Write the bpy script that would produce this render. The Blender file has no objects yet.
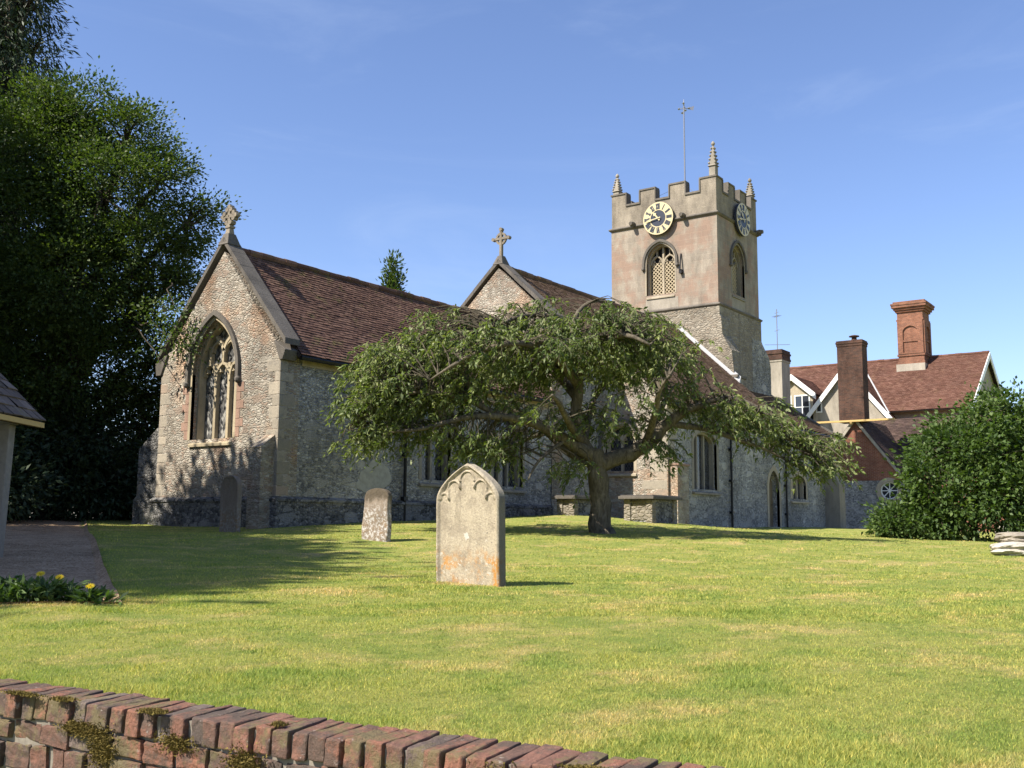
import bpy, math, random
import numpy as np
from mathutils import Vector, Matrix
from mathutils.geometry import tessellate_polygon

sc = bpy.context.scene
COL = sc.collection
rad = math.radians
random.seed(7)
RNG = np.random.default_rng(7)

# ------------------------------------------------------------------ camera, sky, sun, exposure
F_PX, YAW, PITCH, ROLL = 1040.0, rad(35.65), rad(7.6), rad(0.45)
fw = np.array([math.cos(YAW)*math.cos(PITCH), math.sin(YAW)*math.cos(PITCH), math.sin(PITCH)])
r0 = np.array([math.sin(YAW), -math.cos(YAW), 0.0])
u0 = np.cross(r0, fw)
rt = r0*math.cos(ROLL) + u0*math.sin(ROLL)
up = -r0*math.sin(ROLL) + u0*math.cos(ROLL)
fh = np.array([math.cos(YAW), math.sin(YAW), 0.0])


def ray(px, py):
    return (rt*(px-512) - up*(py-384))/F_PX + fw


CAM = -ray(274.5, 527)*27.0          # the near corner of the chancel is the origin


def at(px, py, d):
    return CAM + ray(px, py)*d


def cw(x, y, z=0.0):                  # metres to the right of / ahead of the viewpoint
    p = CAM + r0*x + fh*y
    return np.array([p[0], p[1], z])


cam = bpy.data.cameras.new('camera')
co = bpy.data.objects.new('camera', cam)
COL.objects.link(co)
m = Matrix(((rt[0], up[0], -fw[0], CAM[0]), (rt[1], up[1], -fw[1], CAM[1]), (rt[2], up[2], -fw[2], CAM[2]), (0, 0, 0, 1)))
co.matrix_world = m
cam.sensor_fit = 'HORIZONTAL'
cam.sensor_width = 36.0
cam.lens = 36.0*F_PX/1024.0
cam.clip_start = 0.05
cam.clip_end = 3000.0
sc.camera = co

SUN_AZ, SUN_EL = rad(156.0), rad(47.5)
SUN = np.array([math.cos(SUN_AZ)*math.cos(SUN_EL), math.sin(SUN_AZ)*math.cos(SUN_EL), math.sin(SUN_EL)])
w = bpy.data.worlds.new('World')
sc.world = w
w.use_nodes = True
wn = w.node_tree
bg = wn.nodes['Background']
sky = wn.nodes.new('ShaderNodeTexSky')
sky.sky_type = 'NISHITA'
sky.sun_disc = False
sky.sun_elevation = SUN_EL
sky.sun_rotation = rad(90) - SUN_AZ
sky.altitude = 60.0
sky.air_density = 1.0
sky.dust_density = 0.4
sky.ozone_density = 6.5
# thin high cloud: a little paler where two stretched noises meet, mostly low down
tcw = wn.nodes.new('ShaderNodeTexCoord')
mpw = wn.nodes.new('ShaderNodeMapping')
mpw.inputs['Scale'].default_value = (1.2, 1.2, 5.0)
mpw.inputs['Rotation'].default_value = (0.25, 0.1, 0.6)
wn.links.new(tcw.outputs['Generated'], mpw.inputs[0])
nzw = wn.nodes.new('ShaderNodeTexNoise')
nzw.inputs['Scale'].default_value = 2.6
nzw.inputs['Detail'].default_value = 7
nzw.inputs['Roughness'].default_value = 0.62
nzw.inputs['Distortion'].default_value = 0.8
wn.links.new(mpw.outputs[0], nzw.inputs['Vector'])
mrw = wn.nodes.new('ShaderNodeMapRange')
mrw.interpolation_type = 'SMOOTHSTEP'
for i_, v_ in enumerate((0.50, 0.82, 0.0, 0.13)):
    mrw.inputs[i_+1].default_value = v_
wn.links.new(nzw.outputs['Fac'], mrw.inputs[0])
mxw = wn.nodes.new('ShaderNodeMix')
mxw.data_type = 'RGBA'
wn.links.new(mrw.outputs[0], mxw.inputs[0])
tnt = wn.nodes.new('ShaderNodeMix')
tnt.data_type = 'RGBA'
tnt.blend_type = 'MULTIPLY'
tnt.inputs[0].default_value = 1.0
wn.links.new(sky.outputs[0], tnt.inputs[6])
tnt.inputs[7].default_value = (1.13, 0.985, 1.0, 1)
wn.links.new(tnt.outputs[2], mxw.inputs[6])
mxw.inputs[7].default_value = (3.6, 4.3, 5.6, 1)
wn.links.new(mxw.outputs[2], bg.inputs[0])
bg.inputs[1].default_value = 0.092

sl = bpy.data.lights.new('sun', 'SUN')
sl.energy = 4.6
sl.angle = rad(0.53)
sl.color = (1.0, 0.93, 0.82)
so = bpy.data.objects.new('sun', sl)
COL.objects.link(so)
so.rotation_euler = Vector(SUN).to_track_quat('Z', 'Y').to_euler()
so.location = (0, 0, 60)

vs = sc.view_settings
vs.view_transform = 'Standard'
vs.look = 'None'
vs.exposure = 1.18
vs.gamma = 1.0
vs.use_curve_mapping = False


# ------------------------------------------------------------------ material helpers
class NT:
    def __init__(s, name):
        s.m = bpy.data.materials.new(name)
        s.m.use_nodes = True
        s.t = s.m.node_tree
        s.b = s.t.nodes['Principled BSDF']
        s.out = s.t.nodes['Material Output']
        s.b.inputs['Specular IOR Level'].default_value = 0.25
        s.b.inputs['Roughness'].default_value = 0.85

    def n(s, typ, **kw):
        nd = s.t.nodes.new('ShaderNode'+typ)
        for k, v in kw.items():
            setattr(nd, k, v)
        return nd

    def set(s, sock, v):
        if isinstance(v, bpy.types.NodeSocket):
            s.t.links.new(v, sock)
        elif isinstance(v, (tuple, list)) and len(v) == 3 and sock.type == 'RGBA':
            sock.default_value = (*v, 1)
        else:
            sock.default_value = v
        return s

    def coord(s, which='Object', scale=(1, 1, 1), rot=(0, 0, 0), loc=(0, 0, 0)):
        tc = s.n('TexCoord')
        mp = s.n('Mapping')
        s.t.links.new(tc.outputs[which], mp.inputs[0])
        mp.inputs['Scale'].default_value = scale
        mp.inputs['Rotation'].default_value = rot
        mp.inputs['Location'].default_value = loc
        return mp.outputs[0]

    def noise(s, vec, scale, detail=4, rough=0.6, dist=0.0):
        nd = s.n('TexNoise')
        s.t.links.new(vec, nd.inputs['Vector'])
        nd.inputs['Scale'].default_value = scale
        nd.inputs['Detail'].default_value = detail
        nd.inputs['Roughness'].default_value = rough
        nd.inputs['Distortion'].default_value = dist
        return nd.outputs['Fac']

    def vor(s, vec, scale, feature='F1', rnd=1.0):
        nd = s.n('TexVoronoi', feature=feature)
        s.t.links.new(vec, nd.inputs['Vector'])
        nd.inputs['Scale'].default_value = scale
        nd.inputs['Randomness'].default_value = rnd
        return nd

    def ramp(s, fac, stops, interp='LINEAR'):
        nd = s.n('ValToRGB')
        nd.color_ramp.interpolation = interp
        el = nd.color_ramp.elements
        while len(el) < len(stops):
            el.new(0.5)
        for e, (p, c) in zip(el, stops):
            e.position = p
            e.color = (*c, 1) if len(c) == 3 else c
        s.t.links.new(fac, nd.inputs[0])
        return nd.outputs[0]

    def map(s, fac, a, b, c=0.0, d=1.0, smooth=False):
        nd = s.n('MapRange')
        if smooth:
            nd.interpolation_type = 'SMOOTHSTEP'
        s.t.links.new(fac, nd.inputs[0])
        for i, v in enumerate((a, b, c, d)):
            nd.inputs[i+1].default_value = v
        return nd.outputs[0]

    def mix(s, fac, a, b, blend='MIX'):
        nd = s.n('Mix', data_type='RGBA', blend_type=blend)
        s.set(nd.inputs[0], fac)
        s.set(nd.inputs[6], a)
        s.set(nd.inputs[7], b)
        return nd.outputs[2]

    def math(s, op, a, b=0.0, clamp=False):
        nd = s.n('Math', operation=op, use_clamp=clamp)
        s.set(nd.inputs[0], a)
        s.set(nd.inputs[1], b)
        return nd.outputs[0]

    def vadd(s, a, b, op='ADD'):
        nd = s.n('VectorMath', operation=op)
        s.set(nd.inputs[0], a)
        s.set(nd.inputs[1], b)
        return nd.outputs[0]

    def attr(s, name):
        return s.n('Attribute', attribute_name=name).outputs['Fac']

    def bump(s, h, strength=0.5, dist=0.02, prev=None):
        nd = s.n('Bump')
        nd.inputs['Strength'].default_value = strength
        nd.inputs['Distance'].default_value = dist
        s.t.links.new(h, nd.inputs['Height'])
        if prev is not None:
            s.t.links.new(prev, nd.inputs['Normal'])
        return nd.outputs[0]

    def done(s, color=None, rough=None, normal=None, spec=None):
        if color is not None:
            s.set(s.b.inputs['Base Color'], color)
        if rough is not None:
            s.set(s.b.inputs['Roughness'], rough)
        if normal is not None:
            s.t.links.new(normal, s.b.inputs['Normal'])
        if spec is not None:
            s.b.inputs['Specular IOR Level'].default_value = spec
        return s.m


def rubble(name, pal, mortar, scale=6.5, squash=1.7, stain=(0.6, 1.15), bump=0.9, mw=0.07, patch=None):
    q = NT(name)
    c = q.coord('Object', (1, 1, squash))
    wob = q.n('TexNoise')
    q.t.links.new(c, wob.inputs['Vector'])
    wob.inputs['Scale'].default_value = 3.0
    wob.inputs['Detail'].default_value = 3
    c2 = q.vadd(c, q.vadd(wob.outputs['Color'], (0.12, 0.12, 0.12), 'MULTIPLY'))
    v = q.vor(c2, scale)
    e = q.vor(c2, scale, 'DISTANCE_TO_EDGE')
    sep = q.n('SeparateColor')
    q.t.links.new(v.outputs['Color'], sep.inputs[0])
    n = len(pal)
    stone = q.ramp(sep.outputs[0], [(i/n, p) for i, p in enumerate(pal)], 'CONSTANT')
    fine = q.noise(q.coord(), 38, 5, 0.7)
    stone = q.mix(1.0, stone, q.ramp(fine, [(0.2, (0.55,)*3), (0.75, (1.3,)*3)]), 'MULTIPLY')
    mk = q.map(q.math('ADD', e.outputs['Distance'], q.math('MULTIPLY', q.math('SUBTRACT', fine, 0.5), 0.09)), mw*0.5, mw*1.6, 0, 1, True)
    col = q.mix(mk, q.mix(1.0, mortar, q.ramp(fine, [(0.2, (0.7,)*3), (0.8, (1.2,)*3)]), 'MULTIPLY'), stone)
    v2 = q.vor(q.vadd(q.coord('Object', (0.8, 0.8, 1.5), loc=(7, 3, 1)), q.vadd(wob.outputs['Color'], (0.10, 0.10, 0.10), 'MULTIPLY')), 2.6)
    e2 = q.vor(q.vadd(q.coord('Object', (0.8, 0.8, 1.5), loc=(7, 3, 1)), q.vadd(wob.outputs['Color'], (0.10, 0.10, 0.10), 'MULTIPLY')), 2.6, 'DISTANCE_TO_EDGE')
    s2 = q.n('SeparateColor')
    q.t.links.new(v2.outputs['Color'], s2.inputs[0])
    bm = q.math('MULTIPLY', q.math('GREATER_THAN', s2.outputs[0], 0.80), q.map(e2.outputs['Distance'], 0.03, 0.06, 0, 1))
    blk = q.mix(s2.outputs[1], tuple(x*0.95 for x in pal[2]), tuple(x*0.8 for x in pal[3]))
    blk = q.mix(1.0, blk, q.ramp(fine, [(0.2, (0.65,)*3), (0.75, (1.2,)*3)]), 'MULTIPLY')
    col = q.mix(bm, col, blk)
    damp = q.map(q.noise(q.coord('Object', (1, 1, 0.22), loc=(2, 9, 4)), 1.1, 6, 0.7), 0.50, 0.68, 0, 0.55, True)
    col = q.mix(damp, col, q.mix(1.0, col, (0.5, 0.5, 0.5), 'MULTIPLY'))
    big = q.noise(q.coord('Object', (1, 1, 0.6)), 0.55, 6, 0.65)
    col = q.mix(1.0, col, q.ramp(big, [(0.3, (stain[0],)*3), (0.7, (stain[1],)*3)]), 'MULTIPLY')
    if patch:
        pm = q.map(q.noise(q.coord('Object', loc=(3, 1, 2)), 0.8, 3, 0.5), 0.52, 0.68, 0, 0.75, True)
        col = q.mix(pm, col, q.mix(1.0, col, patch, 'MULTIPLY'))
    lich = q.map(q.noise(q.coord('Object', loc=(9, 4, 1)), 5.0, 6, 0.75), 0.60, 0.72, 0, 0.6, True)
    col = q.mix(lich, col, (0.30, 0.285, 0.24))
    h = q.math('ADD', q.map(e.outputs['Distance'], 0.0, 0.22, 0, 1, True), q.math('MULTIPLY', fine, 0.6))
    h = q.math('ADD', h, q.math('MULTIPLY', sep.outputs[1], 0.5))
    h = q.math('ADD', q.math('MULTIPLY', h, q.math('SUBTRACT', 1.0, q.math('MULTIPLY', bm, 0.75))), q.math('MULTIPLY', bm, 1.2))
    return q.done(col, 0.92, q.bump(h, bump, 0.05), 0.15)


def dressed(name, col, var=0.35, joint=None, stain=(0.62, 1.12), warm=None, bscale=1.0):
    q = NT(name)
    c = q.coord()
    f = q.noise(c, 30, 6, 0.7)
    g = q.noise(q.coord('Object', (1, 1, 0.35)), 1.8, 6, 0.65)
    out = q.mix(1.0, col, q.ramp(f, [(0.2, (1-var,)*3), (0.8, (1+var*0.6,)*3)]), 'MULTIPLY')
    out = q.mix(1.0, out, q.ramp(g, [(0.3, (stain[0],)*3), (0.7, (stain[1],)*3)]), 'MULTIPLY')
    hgt = f
    if warm:
        a = q.map(q.noise(q.coord('Object', loc=(2, 5, 3)), 0.75, 6, 0.68), 0.43, 0.62, 0, 0.85, True)
        out = q.mix(a, out, q.mix(1.0, warm, q.ramp(f, [(0.2, (0.75,)*3), (0.8, (1.15,)*3)]), 'MULTIPLY'))
    if joint:
        br = q.n('TexBrick', offset=0.5)
        uvc = q.coord('UV')
        q.t.links.new(q.vadd(uvc, q.vadd(q.n('TexCoord').outputs['Object'], (0, 0, 0), 'MULTIPLY')), br.inputs['Vector'])
        br.inputs['Scale'].default_value = 1.0
        br.inputs['Brick Width'].default_value = joint[0]
        br.inputs['Row Height'].default_value = joint[1]
        br.inputs['Mortar Size'].default_value = joint[2]
        br.inputs['Mortar Smooth'].default_value = 0.3
        br.inputs['Color1'].default_value = (0.95, 0.94, 0.93, 1)
        br.inputs['Color2'].default_value = (1.06, 1.05, 1.03, 1)
        br.inputs['Mortar'].default_value = (1.16, 1.15, 1.12, 1)
        out = q.mix(1.0, out, br.outputs['Color'], 'MULTIPLY')
        hgt = q.math('SUBTRACT', f, q.math('MULTIPLY', br.outputs['Fac'], 0.4))
    sp = q.map(q.noise(q.coord('Object', loc=(1, 8, 3)), 7, 6, 0.8), 0.62, 0.72, 0, 0.7, True)
    out = q.mix(sp, out, (0.10, 0.095, 0.085))
    return q.done(out, 0.9, q.bump(hgt, 0.5*bscale, 0.02), 0.15)


def bricks(name, c1, c2, mortar, dirt=(0.5, 1.1)):
    q = NT(name)
    br = q.n('TexBrick', offset=0.5)
    q.t.links.new(q.coord('UV'), br.inputs['Vector'])
    br.inputs['Scale'].default_value = 1.0
    br.inputs['Brick Width'].default_value = 0.225
    br.inputs['Row Height'].default_value = 0.075
    br.inputs['Mortar Size'].default_value = 0.006
    br.inputs['Color1'].default_value = (*c1, 1)
    br.inputs['Color2'].default_value = (*c2, 1)
    br.inputs['Mortar'].default_value = (*mortar, 1)
    br.inputs['Bias'].default_value = 0.0
    f = q.noise(q.coord(), 25, 5, 0.7)
    g = q.noise(q.coord('Object', (1, 1, 0.5)), 0.9, 6, 0.7)
    out = q.mix(1.0, br.outputs['Color'], q.ramp(f, [(0.25, (0.65,)*3), (0.75, (1.25,)*3)]), 'MULTIPLY')
    out = q.mix(1.0, out, q.ramp(g, [(0.32, (dirt[0],)*3), (0.66, (dirt[1],)*3)]), 'MULTIPLY')
    h = q.math('SUBTRACT', q.math('MULTIPLY', f, 0.4), br.outputs['Fac'])
    return q.done(out, 0.88, q.bump(h, 0.6, 0.012), 0.15)


def tiles(name, c_a, c_b, c_c, moss=(0.10, 0.10, 0.03), mossamt=0.5):
    q = NT(name)
    r = q.attr('rnd')
    f = q.noise(q.coord(), 22, 5, 0.7)
    g = q.noise(q.coord(), 0.7, 6, 0.7)
    out = q.ramp(r, [(0.0, c_a), (0.5, c_b), (1.0, c_c)])
    out = q.mix(1.0, out, q.ramp(f, [(0.2, (0.6,)*3), (0.8, (1.3,)*3)]), 'MULTIPLY')
    out = q.mix(1.0, out, q.ramp(g, [(0.3, (0.75,)*3), (0.7, (1.15,)*3)]), 'MULTIPLY')
    mm = q.map(q.noise(q.coord('Object', loc=(5, 2, 7)), 1.7, 7, 0.75), 0.53, 0.66, 0, mossamt, True)
    out = q.mix(mm, out, moss)
    li = q.map(q.noise(q.coord('Object', loc=(1, 6, 2)), 9, 5, 0.8), 0.66, 0.74, 0, 0.5, True)
    out = q.mix(li, out, (0.28, 0.26, 0.22))
    return q.done(out, 0.9, q.bump(f, 0.5, 0.01), 0.15)


def plain(name, col, rough=0.7, var=0.15, metal=0.0, scale=12, spec=0.3):
    q = NT(name)
    f = q.noise(q.coord(), scale, 5, 0.7)
    out = q.mix(1.0, col, q.ramp(f, [(0.2, (1-var,)*3), (0.8, (1+var,)*3)]), 'MULTIPLY')
    q.b.inputs['Metallic'].default_value = metal
    return q.done(out, rough, q.bump(f, 0.15, 0.01), spec)


def leafmat(name, a, b, c, trans=0.35, rough=0.55, tcol=None):
    q = NT(name)
    r = q.attr('rnd')
    big = q.noise(q.coord(), 0.9, 3, 0.6)
    col = q.ramp(r, [(0.0, a), (0.5, b), (1.0, c)])
    col = q.mix(1.0, col, q.ramp(big, [(0.3, (0.75, 0.8, 0.8)), (0.7, (1.2, 1.15, 1.0))]), 'MULTIPLY')
    q.done(col, rough, None, 0.3)
    tr = q.n('BsdfTranslucent')
    q.t.links.new(q.mix(1.0, col, tcol or (1.3, 1.5, 0.5), 'MULTIPLY'), tr.inputs[0])
    mx = q.n('MixShader')
    mx.inputs[0].default_value = trans
    q.t.links.new(q.b.outputs[0], mx.inputs[1])
    q.t.links.new(tr.outputs[0], mx.inputs[2])
    q.t.links.new(mx.outputs[0], q.out.inputs[0])
    return q.m


def bark(name, a, b):
    q = NT(name)
    c = q.coord('Object', (1, 1, 0.25))
    f = q.noise(c, 14, 6, 0.7, 0.6)
    g = q.noise(q.coord(), 2.2, 4, 0.6)
    col = q.ramp(f, [(0.3, a), (0.7, b)])
    col = q.mix(1.0, col, q.ramp(g, [(0.3, (0.7,)*3), (0.7, (1.2, 1.2, 1.1))]), 'MULTIPLY')
    return q.done(col, 0.95, q.bump(f, 1.0, 0.04), 0.1)


def leaded(name, tint, lead, pale, s=0.13):
    q = NT(name)
    uv = q.n('SeparateXYZ')
    q.t.links.new(q.coord('UV', (1/s, 1/(s*1.45), 1)), uv.inputs[0])
    a = q.math('ADD', uv.outputs[0], uv.outputs[1])
    b = q.math('SUBTRACT', uv.outputs[0], uv.outputs[1])
    la = q.math('ABSOLUTE', q.math('SUBTRACT', q.math('FRACT', a), 0.5))
    lb = q.math('ABSOLUTE', q.math('SUBTRACT', q.math('FRACT', b), 0.5))
    mk = q.math('GREATER_THAN', q.math('MAXIMUM', la, lb), 0.43)
    cell = q.n('CombineXYZ')
    q.set(cell.inputs[0], q.math('FLOOR', a))
    q.set(cell.inputs[1], q.math('FLOOR', b))
    wn_ = q.n('TexWhiteNoise')
    q.t.links.new(cell.outputs[0], wn_.inputs[0])
    col = q.ramp(wn_.outputs[0], [(0.0, tint), (0.55, tuple(x*1.6 for x in tint)), (0.8, pale)])
    col = q.mix(mk, col, lead)
    ro = q.math('ADD', q.math('MULTIPLY', mk, 0.5), q.math('ADD', 0.06, q.math('MULTIPLY', wn_.outputs[0], 0.12)))
    cb = q.n('CombineXYZ')
    q.set(cb.inputs[0], wn_.outputs[0])
    h = q.math('ADD', q.math('MULTIPLY', mk, 1.0), q.noise(q.coord(), 5, 2, 0.5))
    return q.done(col, ro, q.bump(h, 0.25, 0.012), 0.55)


M = {}
M['gable'] = rubble('gable_rubble', [(0.39, 0.345, 0.275), (0.31, 0.265, 0.21), (0.46, 0.415, 0.34), (0.37, 0.285, 0.22), (0.345, 0.305, 0.25), (0.50, 0.455, 0.38)], (0.42, 0.375, 0.305), 7.6, 2.1, bump=0.75, patch=(1.15, 0.88, 0.72))
M['flint'] = rubble('flint_rubble', [(0.36, 0.345, 0.32), (0.22, 0.215, 0.21), (0.50, 0.475, 0.43), (0.40, 0.385, 0.355), (0.60, 0.575, 0.52), (0.27, 0.265, 0.255)], (0.46, 0.445, 0.41), 9.5, 1.6, stain=(0.6, 1.2))
M['plinth'] = rubble('plinth_flint', [(0.10, 0.098, 0.095), (0.17, 0.165, 0.16), (0.26, 0.25, 0.24), (0.34, 0.325, 0.30)], (0.22, 0.215, 0.20), 10, 1.3, stain=(0.55, 1.2))
M['lowtower'] = rubble('tower_rubble', [(0.30, 0.26, 0.20), (0.24, 0.21, 0.165), (0.34, 0.30, 0.235), (0.27, 0.225, 0.17)], (0.30, 0.265, 0.21), 5.0, 2.0, bump=0.7)
M['tower'] = dressed('tower_stone', (0.33, 0.285, 0.23), 0.45, (0.62, 0.30, 0.012), (0.55, 1.12), warm=(0.27, 0.185, 0.14))
M['parapet'] = dressed('parapet_stone', (0.29, 0.25, 0.195), 0.55, (0.55, 0.28, 0.012), (0.5, 1.15))
M['dress'] = dressed('dressed_stone', (0.40, 0.34, 0.25), 0.25)
M['pink'] = dressed('pink_dressed_stone', (0.34, 0.22, 0.165), 0.3)
M['quoin'] = dressed('quoin_stone', (0.31, 0.275, 0.22), 0.4)
q_ = NT('quoin_blocks')
_f = q_.noise(q_.coord(), 26, 6, 0.75)
_c = q_.ramp(q_.attr('rnd'), [(0.0, (0.26, 0.23, 0.185)), (0.4, (0.32, 0.28, 0.22)), (0.75, (0.39, 0.34, 0.265)), (1.0, (0.33, 0.25, 0.19))])
_c = q_.mix(1.0, _c, q_.ramp(_f, [(0.2, (0.6,)*3), (0.8, (1.25,)*3)]), 'MULTIPLY')
_c = q_.mix(q_.map(q_.noise(q_.coord('Object', loc=(4, 2, 2)), 4, 6, 0.75), 0.5, 0.66, 0, 0.7, True), _c, (0.19, 0.175, 0.15))
M['qblock'] = q_.done(_c, 0.92, q_.bump(_f, 0.8, 0.02), 0.15)
M['coping'] = dressed('coping_stone', (0.145, 0.13, 0.112), 0.5)
M['darkstone'] = dressed('weathered_stone', (0.17, 0.15, 0.125), 0.5)
M['buff'] = dressed('buff_stone', (0.42, 0.35, 0.235), 0.25)
M['plaster'] = plain('lime_plaster', (0.37, 0.355, 0.31), 0.9, 0.35, 0, 5)
M['render'] = dressed('cement_render', (0.36, 0.32, 0.26), 0.25)
M['chtile'] = tiles('church_tiles', (0.085, 0.047, 0.036), (0.125, 0.07, 0.052), (0.17, 0.10, 0.072), mossamt=0.55)
M['nvtile'] = tiles('nave_tiles', (0.10, 0.062, 0.04), (0.14, 0.088, 0.06), (0.18, 0.12, 0.085), moss=(0.13, 0.10, 0.04), mossamt=0.6)
M['hstile'] = tiles('house_tiles', (0.10, 0.048, 0.033), (0.125, 0.061, 0.043), (0.155, 0.083, 0.06), moss=(0.2, 0.12, 0.07), mossamt=0.35)
M['lytile'] = tiles('stone_tiles', (0.11, 0.085, 0.07), (0.16, 0.12, 0.10), (0.22, 0.17, 0.14), moss=(0.14, 0.12, 0.06), mossamt=0.7)
M['under'] = plain('roof_boarding', (0.04, 0.03, 0.025), 0.9)
M['brick'] = bricks('red_brick', (0.30, 0.115, 0.07), (0.22, 0.08, 0.05), (0.30, 0.25, 0.2))
M['orange'] = bricks('orange_brick', (0.28, 0.12, 0.072), (0.18, 0.078, 0.05), (0.30, 0.24, 0.18), (0.6, 1.1))
M['soot'] = bricks('sooty_brick', (0.10, 0.05, 0.035), (0.06, 0.035, 0.028), (0.10, 0.085, 0.07), (0.45, 1.3))
M['white'] = plain('white_paint', (0.72, 0.72, 0.70), 0.5, 0.06)
M['black'] = plain('black_iron', (0.012, 0.012, 0.013), 0.45, 0.3, 0.0, 30)
M['grey_metal'] = plain('grey_metal', (0.28, 0.28, 0.29), 0.4, 0.1, 0.6)
M['lead'] = plain('sheet_lead', (0.38, 0.38, 0.38), 0.6, 0.15)
M['gold'] = plain('gold_leaf', (0.50, 0.42, 0.235), 0.45, 0.06, 0.0, 12, 0.5)
M['clockblue'] = plain('clock_blue_black', (0.035, 0.04, 0.055), 0.4, 0.1)
M['louvre'] = plain('louvre_timber', (0.40, 0.33, 0.22), 0.8, 0.2)
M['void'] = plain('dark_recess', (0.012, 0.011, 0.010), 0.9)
M['glassE'] = leaded('leaded_glass_reflections', (0.045, 0.045, 0.045), (0.10, 0.095, 0.09), (0.33, 0.32, 0.29))  # pale panes paint whitish reflections into the gable window's colour
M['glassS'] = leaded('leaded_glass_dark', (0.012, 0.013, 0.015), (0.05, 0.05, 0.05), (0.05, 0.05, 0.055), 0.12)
M['pane'] = plain('window_pane', (0.03, 0.035, 0.045), 0.08, 0.1, 0.0, 3, 0.6)
M['door'] = plain('door_timber', (0.17, 0.13, 0.08), 0.8, 0.3)
M['ochre'] = plain('ochre_paint', (0.50, 0.34, 0.13), 0.7, 0.1)
M['oak'] = plain('grey_oak', (0.22, 0.195, 0.165), 0.85, 0.3, 0, 9)
M['bark'] = bark('weeping_bark', (0.05, 0.041, 0.031), (0.20, 0.172, 0.135))
M['bark3'] = bark('twig_bark', (0.05, 0.042, 0.032), (0.15, 0.13, 0.10))
M['shadetile'] = tiles('shaded_tiles', (0.05, 0.034, 0.029), (0.07, 0.046, 0.038), (0.09, 0.06, 0.05), mossamt=0.2)  # tile colours darkened to stand in for shade on the link roof
M['bark2'] = bark('dark_bark', (0.03, 0.025, 0.02), (0.10, 0.085, 0.065))
M['leafW'] = leafmat('weeping_leaves', (0.07, 0.105, 0.03), (0.135, 0.175, 0.055), (0.28, 0.30, 0.15), 0.32)
M['leafB'] = leafmat('beech_leaves', (0.032, 0.058, 0.016), (0.06, 0.095, 0.024), (0.12, 0.15, 0.042), 0.3)
M['leafY'] = leafmat('conifer_leaves', (0.016, 0.03, 0.014), (0.028, 0.048, 0.022), (0.048, 0.07, 0.032), 0.12)
M['leafS'] = leafmat('shrub_leaves', (0.035, 0.065, 0.018), (0.065, 0.11, 0.028), (0.13, 0.18, 0.055), 0.3)
M['leafF'] = leafmat('flower_leaves', (0.04, 0.075, 0.02), (0.07, 0.12, 0.03), (0.13, 0.19, 0.06), 0.3)
M['petal'] = leafmat('yellow_petals', (0.75, 0.52, 0.01), (0.85, 0.6, 0.02), (0.85, 0.66, 0.05), 0.3, tcol=(1, 1, 0.6))


# ------------------------------------------------------------------ object helpers
def put(o, parent=None):
    COL.objects.link(o)
    if parent is not None:
        o.parent = parent
    return o


def tag(o, label=None, cat=None, group=None, kind=None):
    if label:
        o['label'] = label
    if cat:
        o['category'] = cat
    if group:
        o['group'] = group
    if kind:
        o['kind'] = kind
    return o


def thing(name, label, cat, loc=(0, 0, 0), rz=0.0, group=None):
    o = bpy.data.objects.new(name, None)
    o.empty_display_size = 0.3
    COL.objects.link(o)
    o.location = tuple(float(x) for x in loc)
    o.rotation_euler = (0, 0, rz)
    return tag(o, label, cat, group)


def auto_uv(me):
    uv = me.uv_layers.new(name='UVMap')
    nl = len(me.loops)
    vi = np.zeros(nl, np.int32)
    me.loops.foreach_get('vertex_index', vi)
    co_ = np.zeros(len(me.vertices)*3)
    me.vertices.foreach_get('co', co_)
    co_ = co_.reshape(-1, 3)
    nf = len(me.polygons)
    nor = np.zeros(nf*3)
    me.polygons.foreach_get('normal', nor)
    nor = nor.reshape(-1, 3)
    lt = np.zeros(nf, np.int32)
    me.polygons.foreach_get('loop_total', lt)
    fi = np.repeat(np.arange(nf), lt)
    t = np.stack([-nor[:, 1], nor[:, 0], np.zeros(nf)], 1)
    ln = np.linalg.norm(t, axis=1)
    flat = ln < 0.05
    t[flat] = (1, 0, 0)
    ln[flat] = 1
    t /= ln[:, None]
    b = np.cross(nor, t)
    p = co_[vi]
    out = np.stack([(p*t[fi]).sum(1), (p*b[fi]).sum(1)], 1)
    uv.data.foreach_set('uv', out.ravel())


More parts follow.
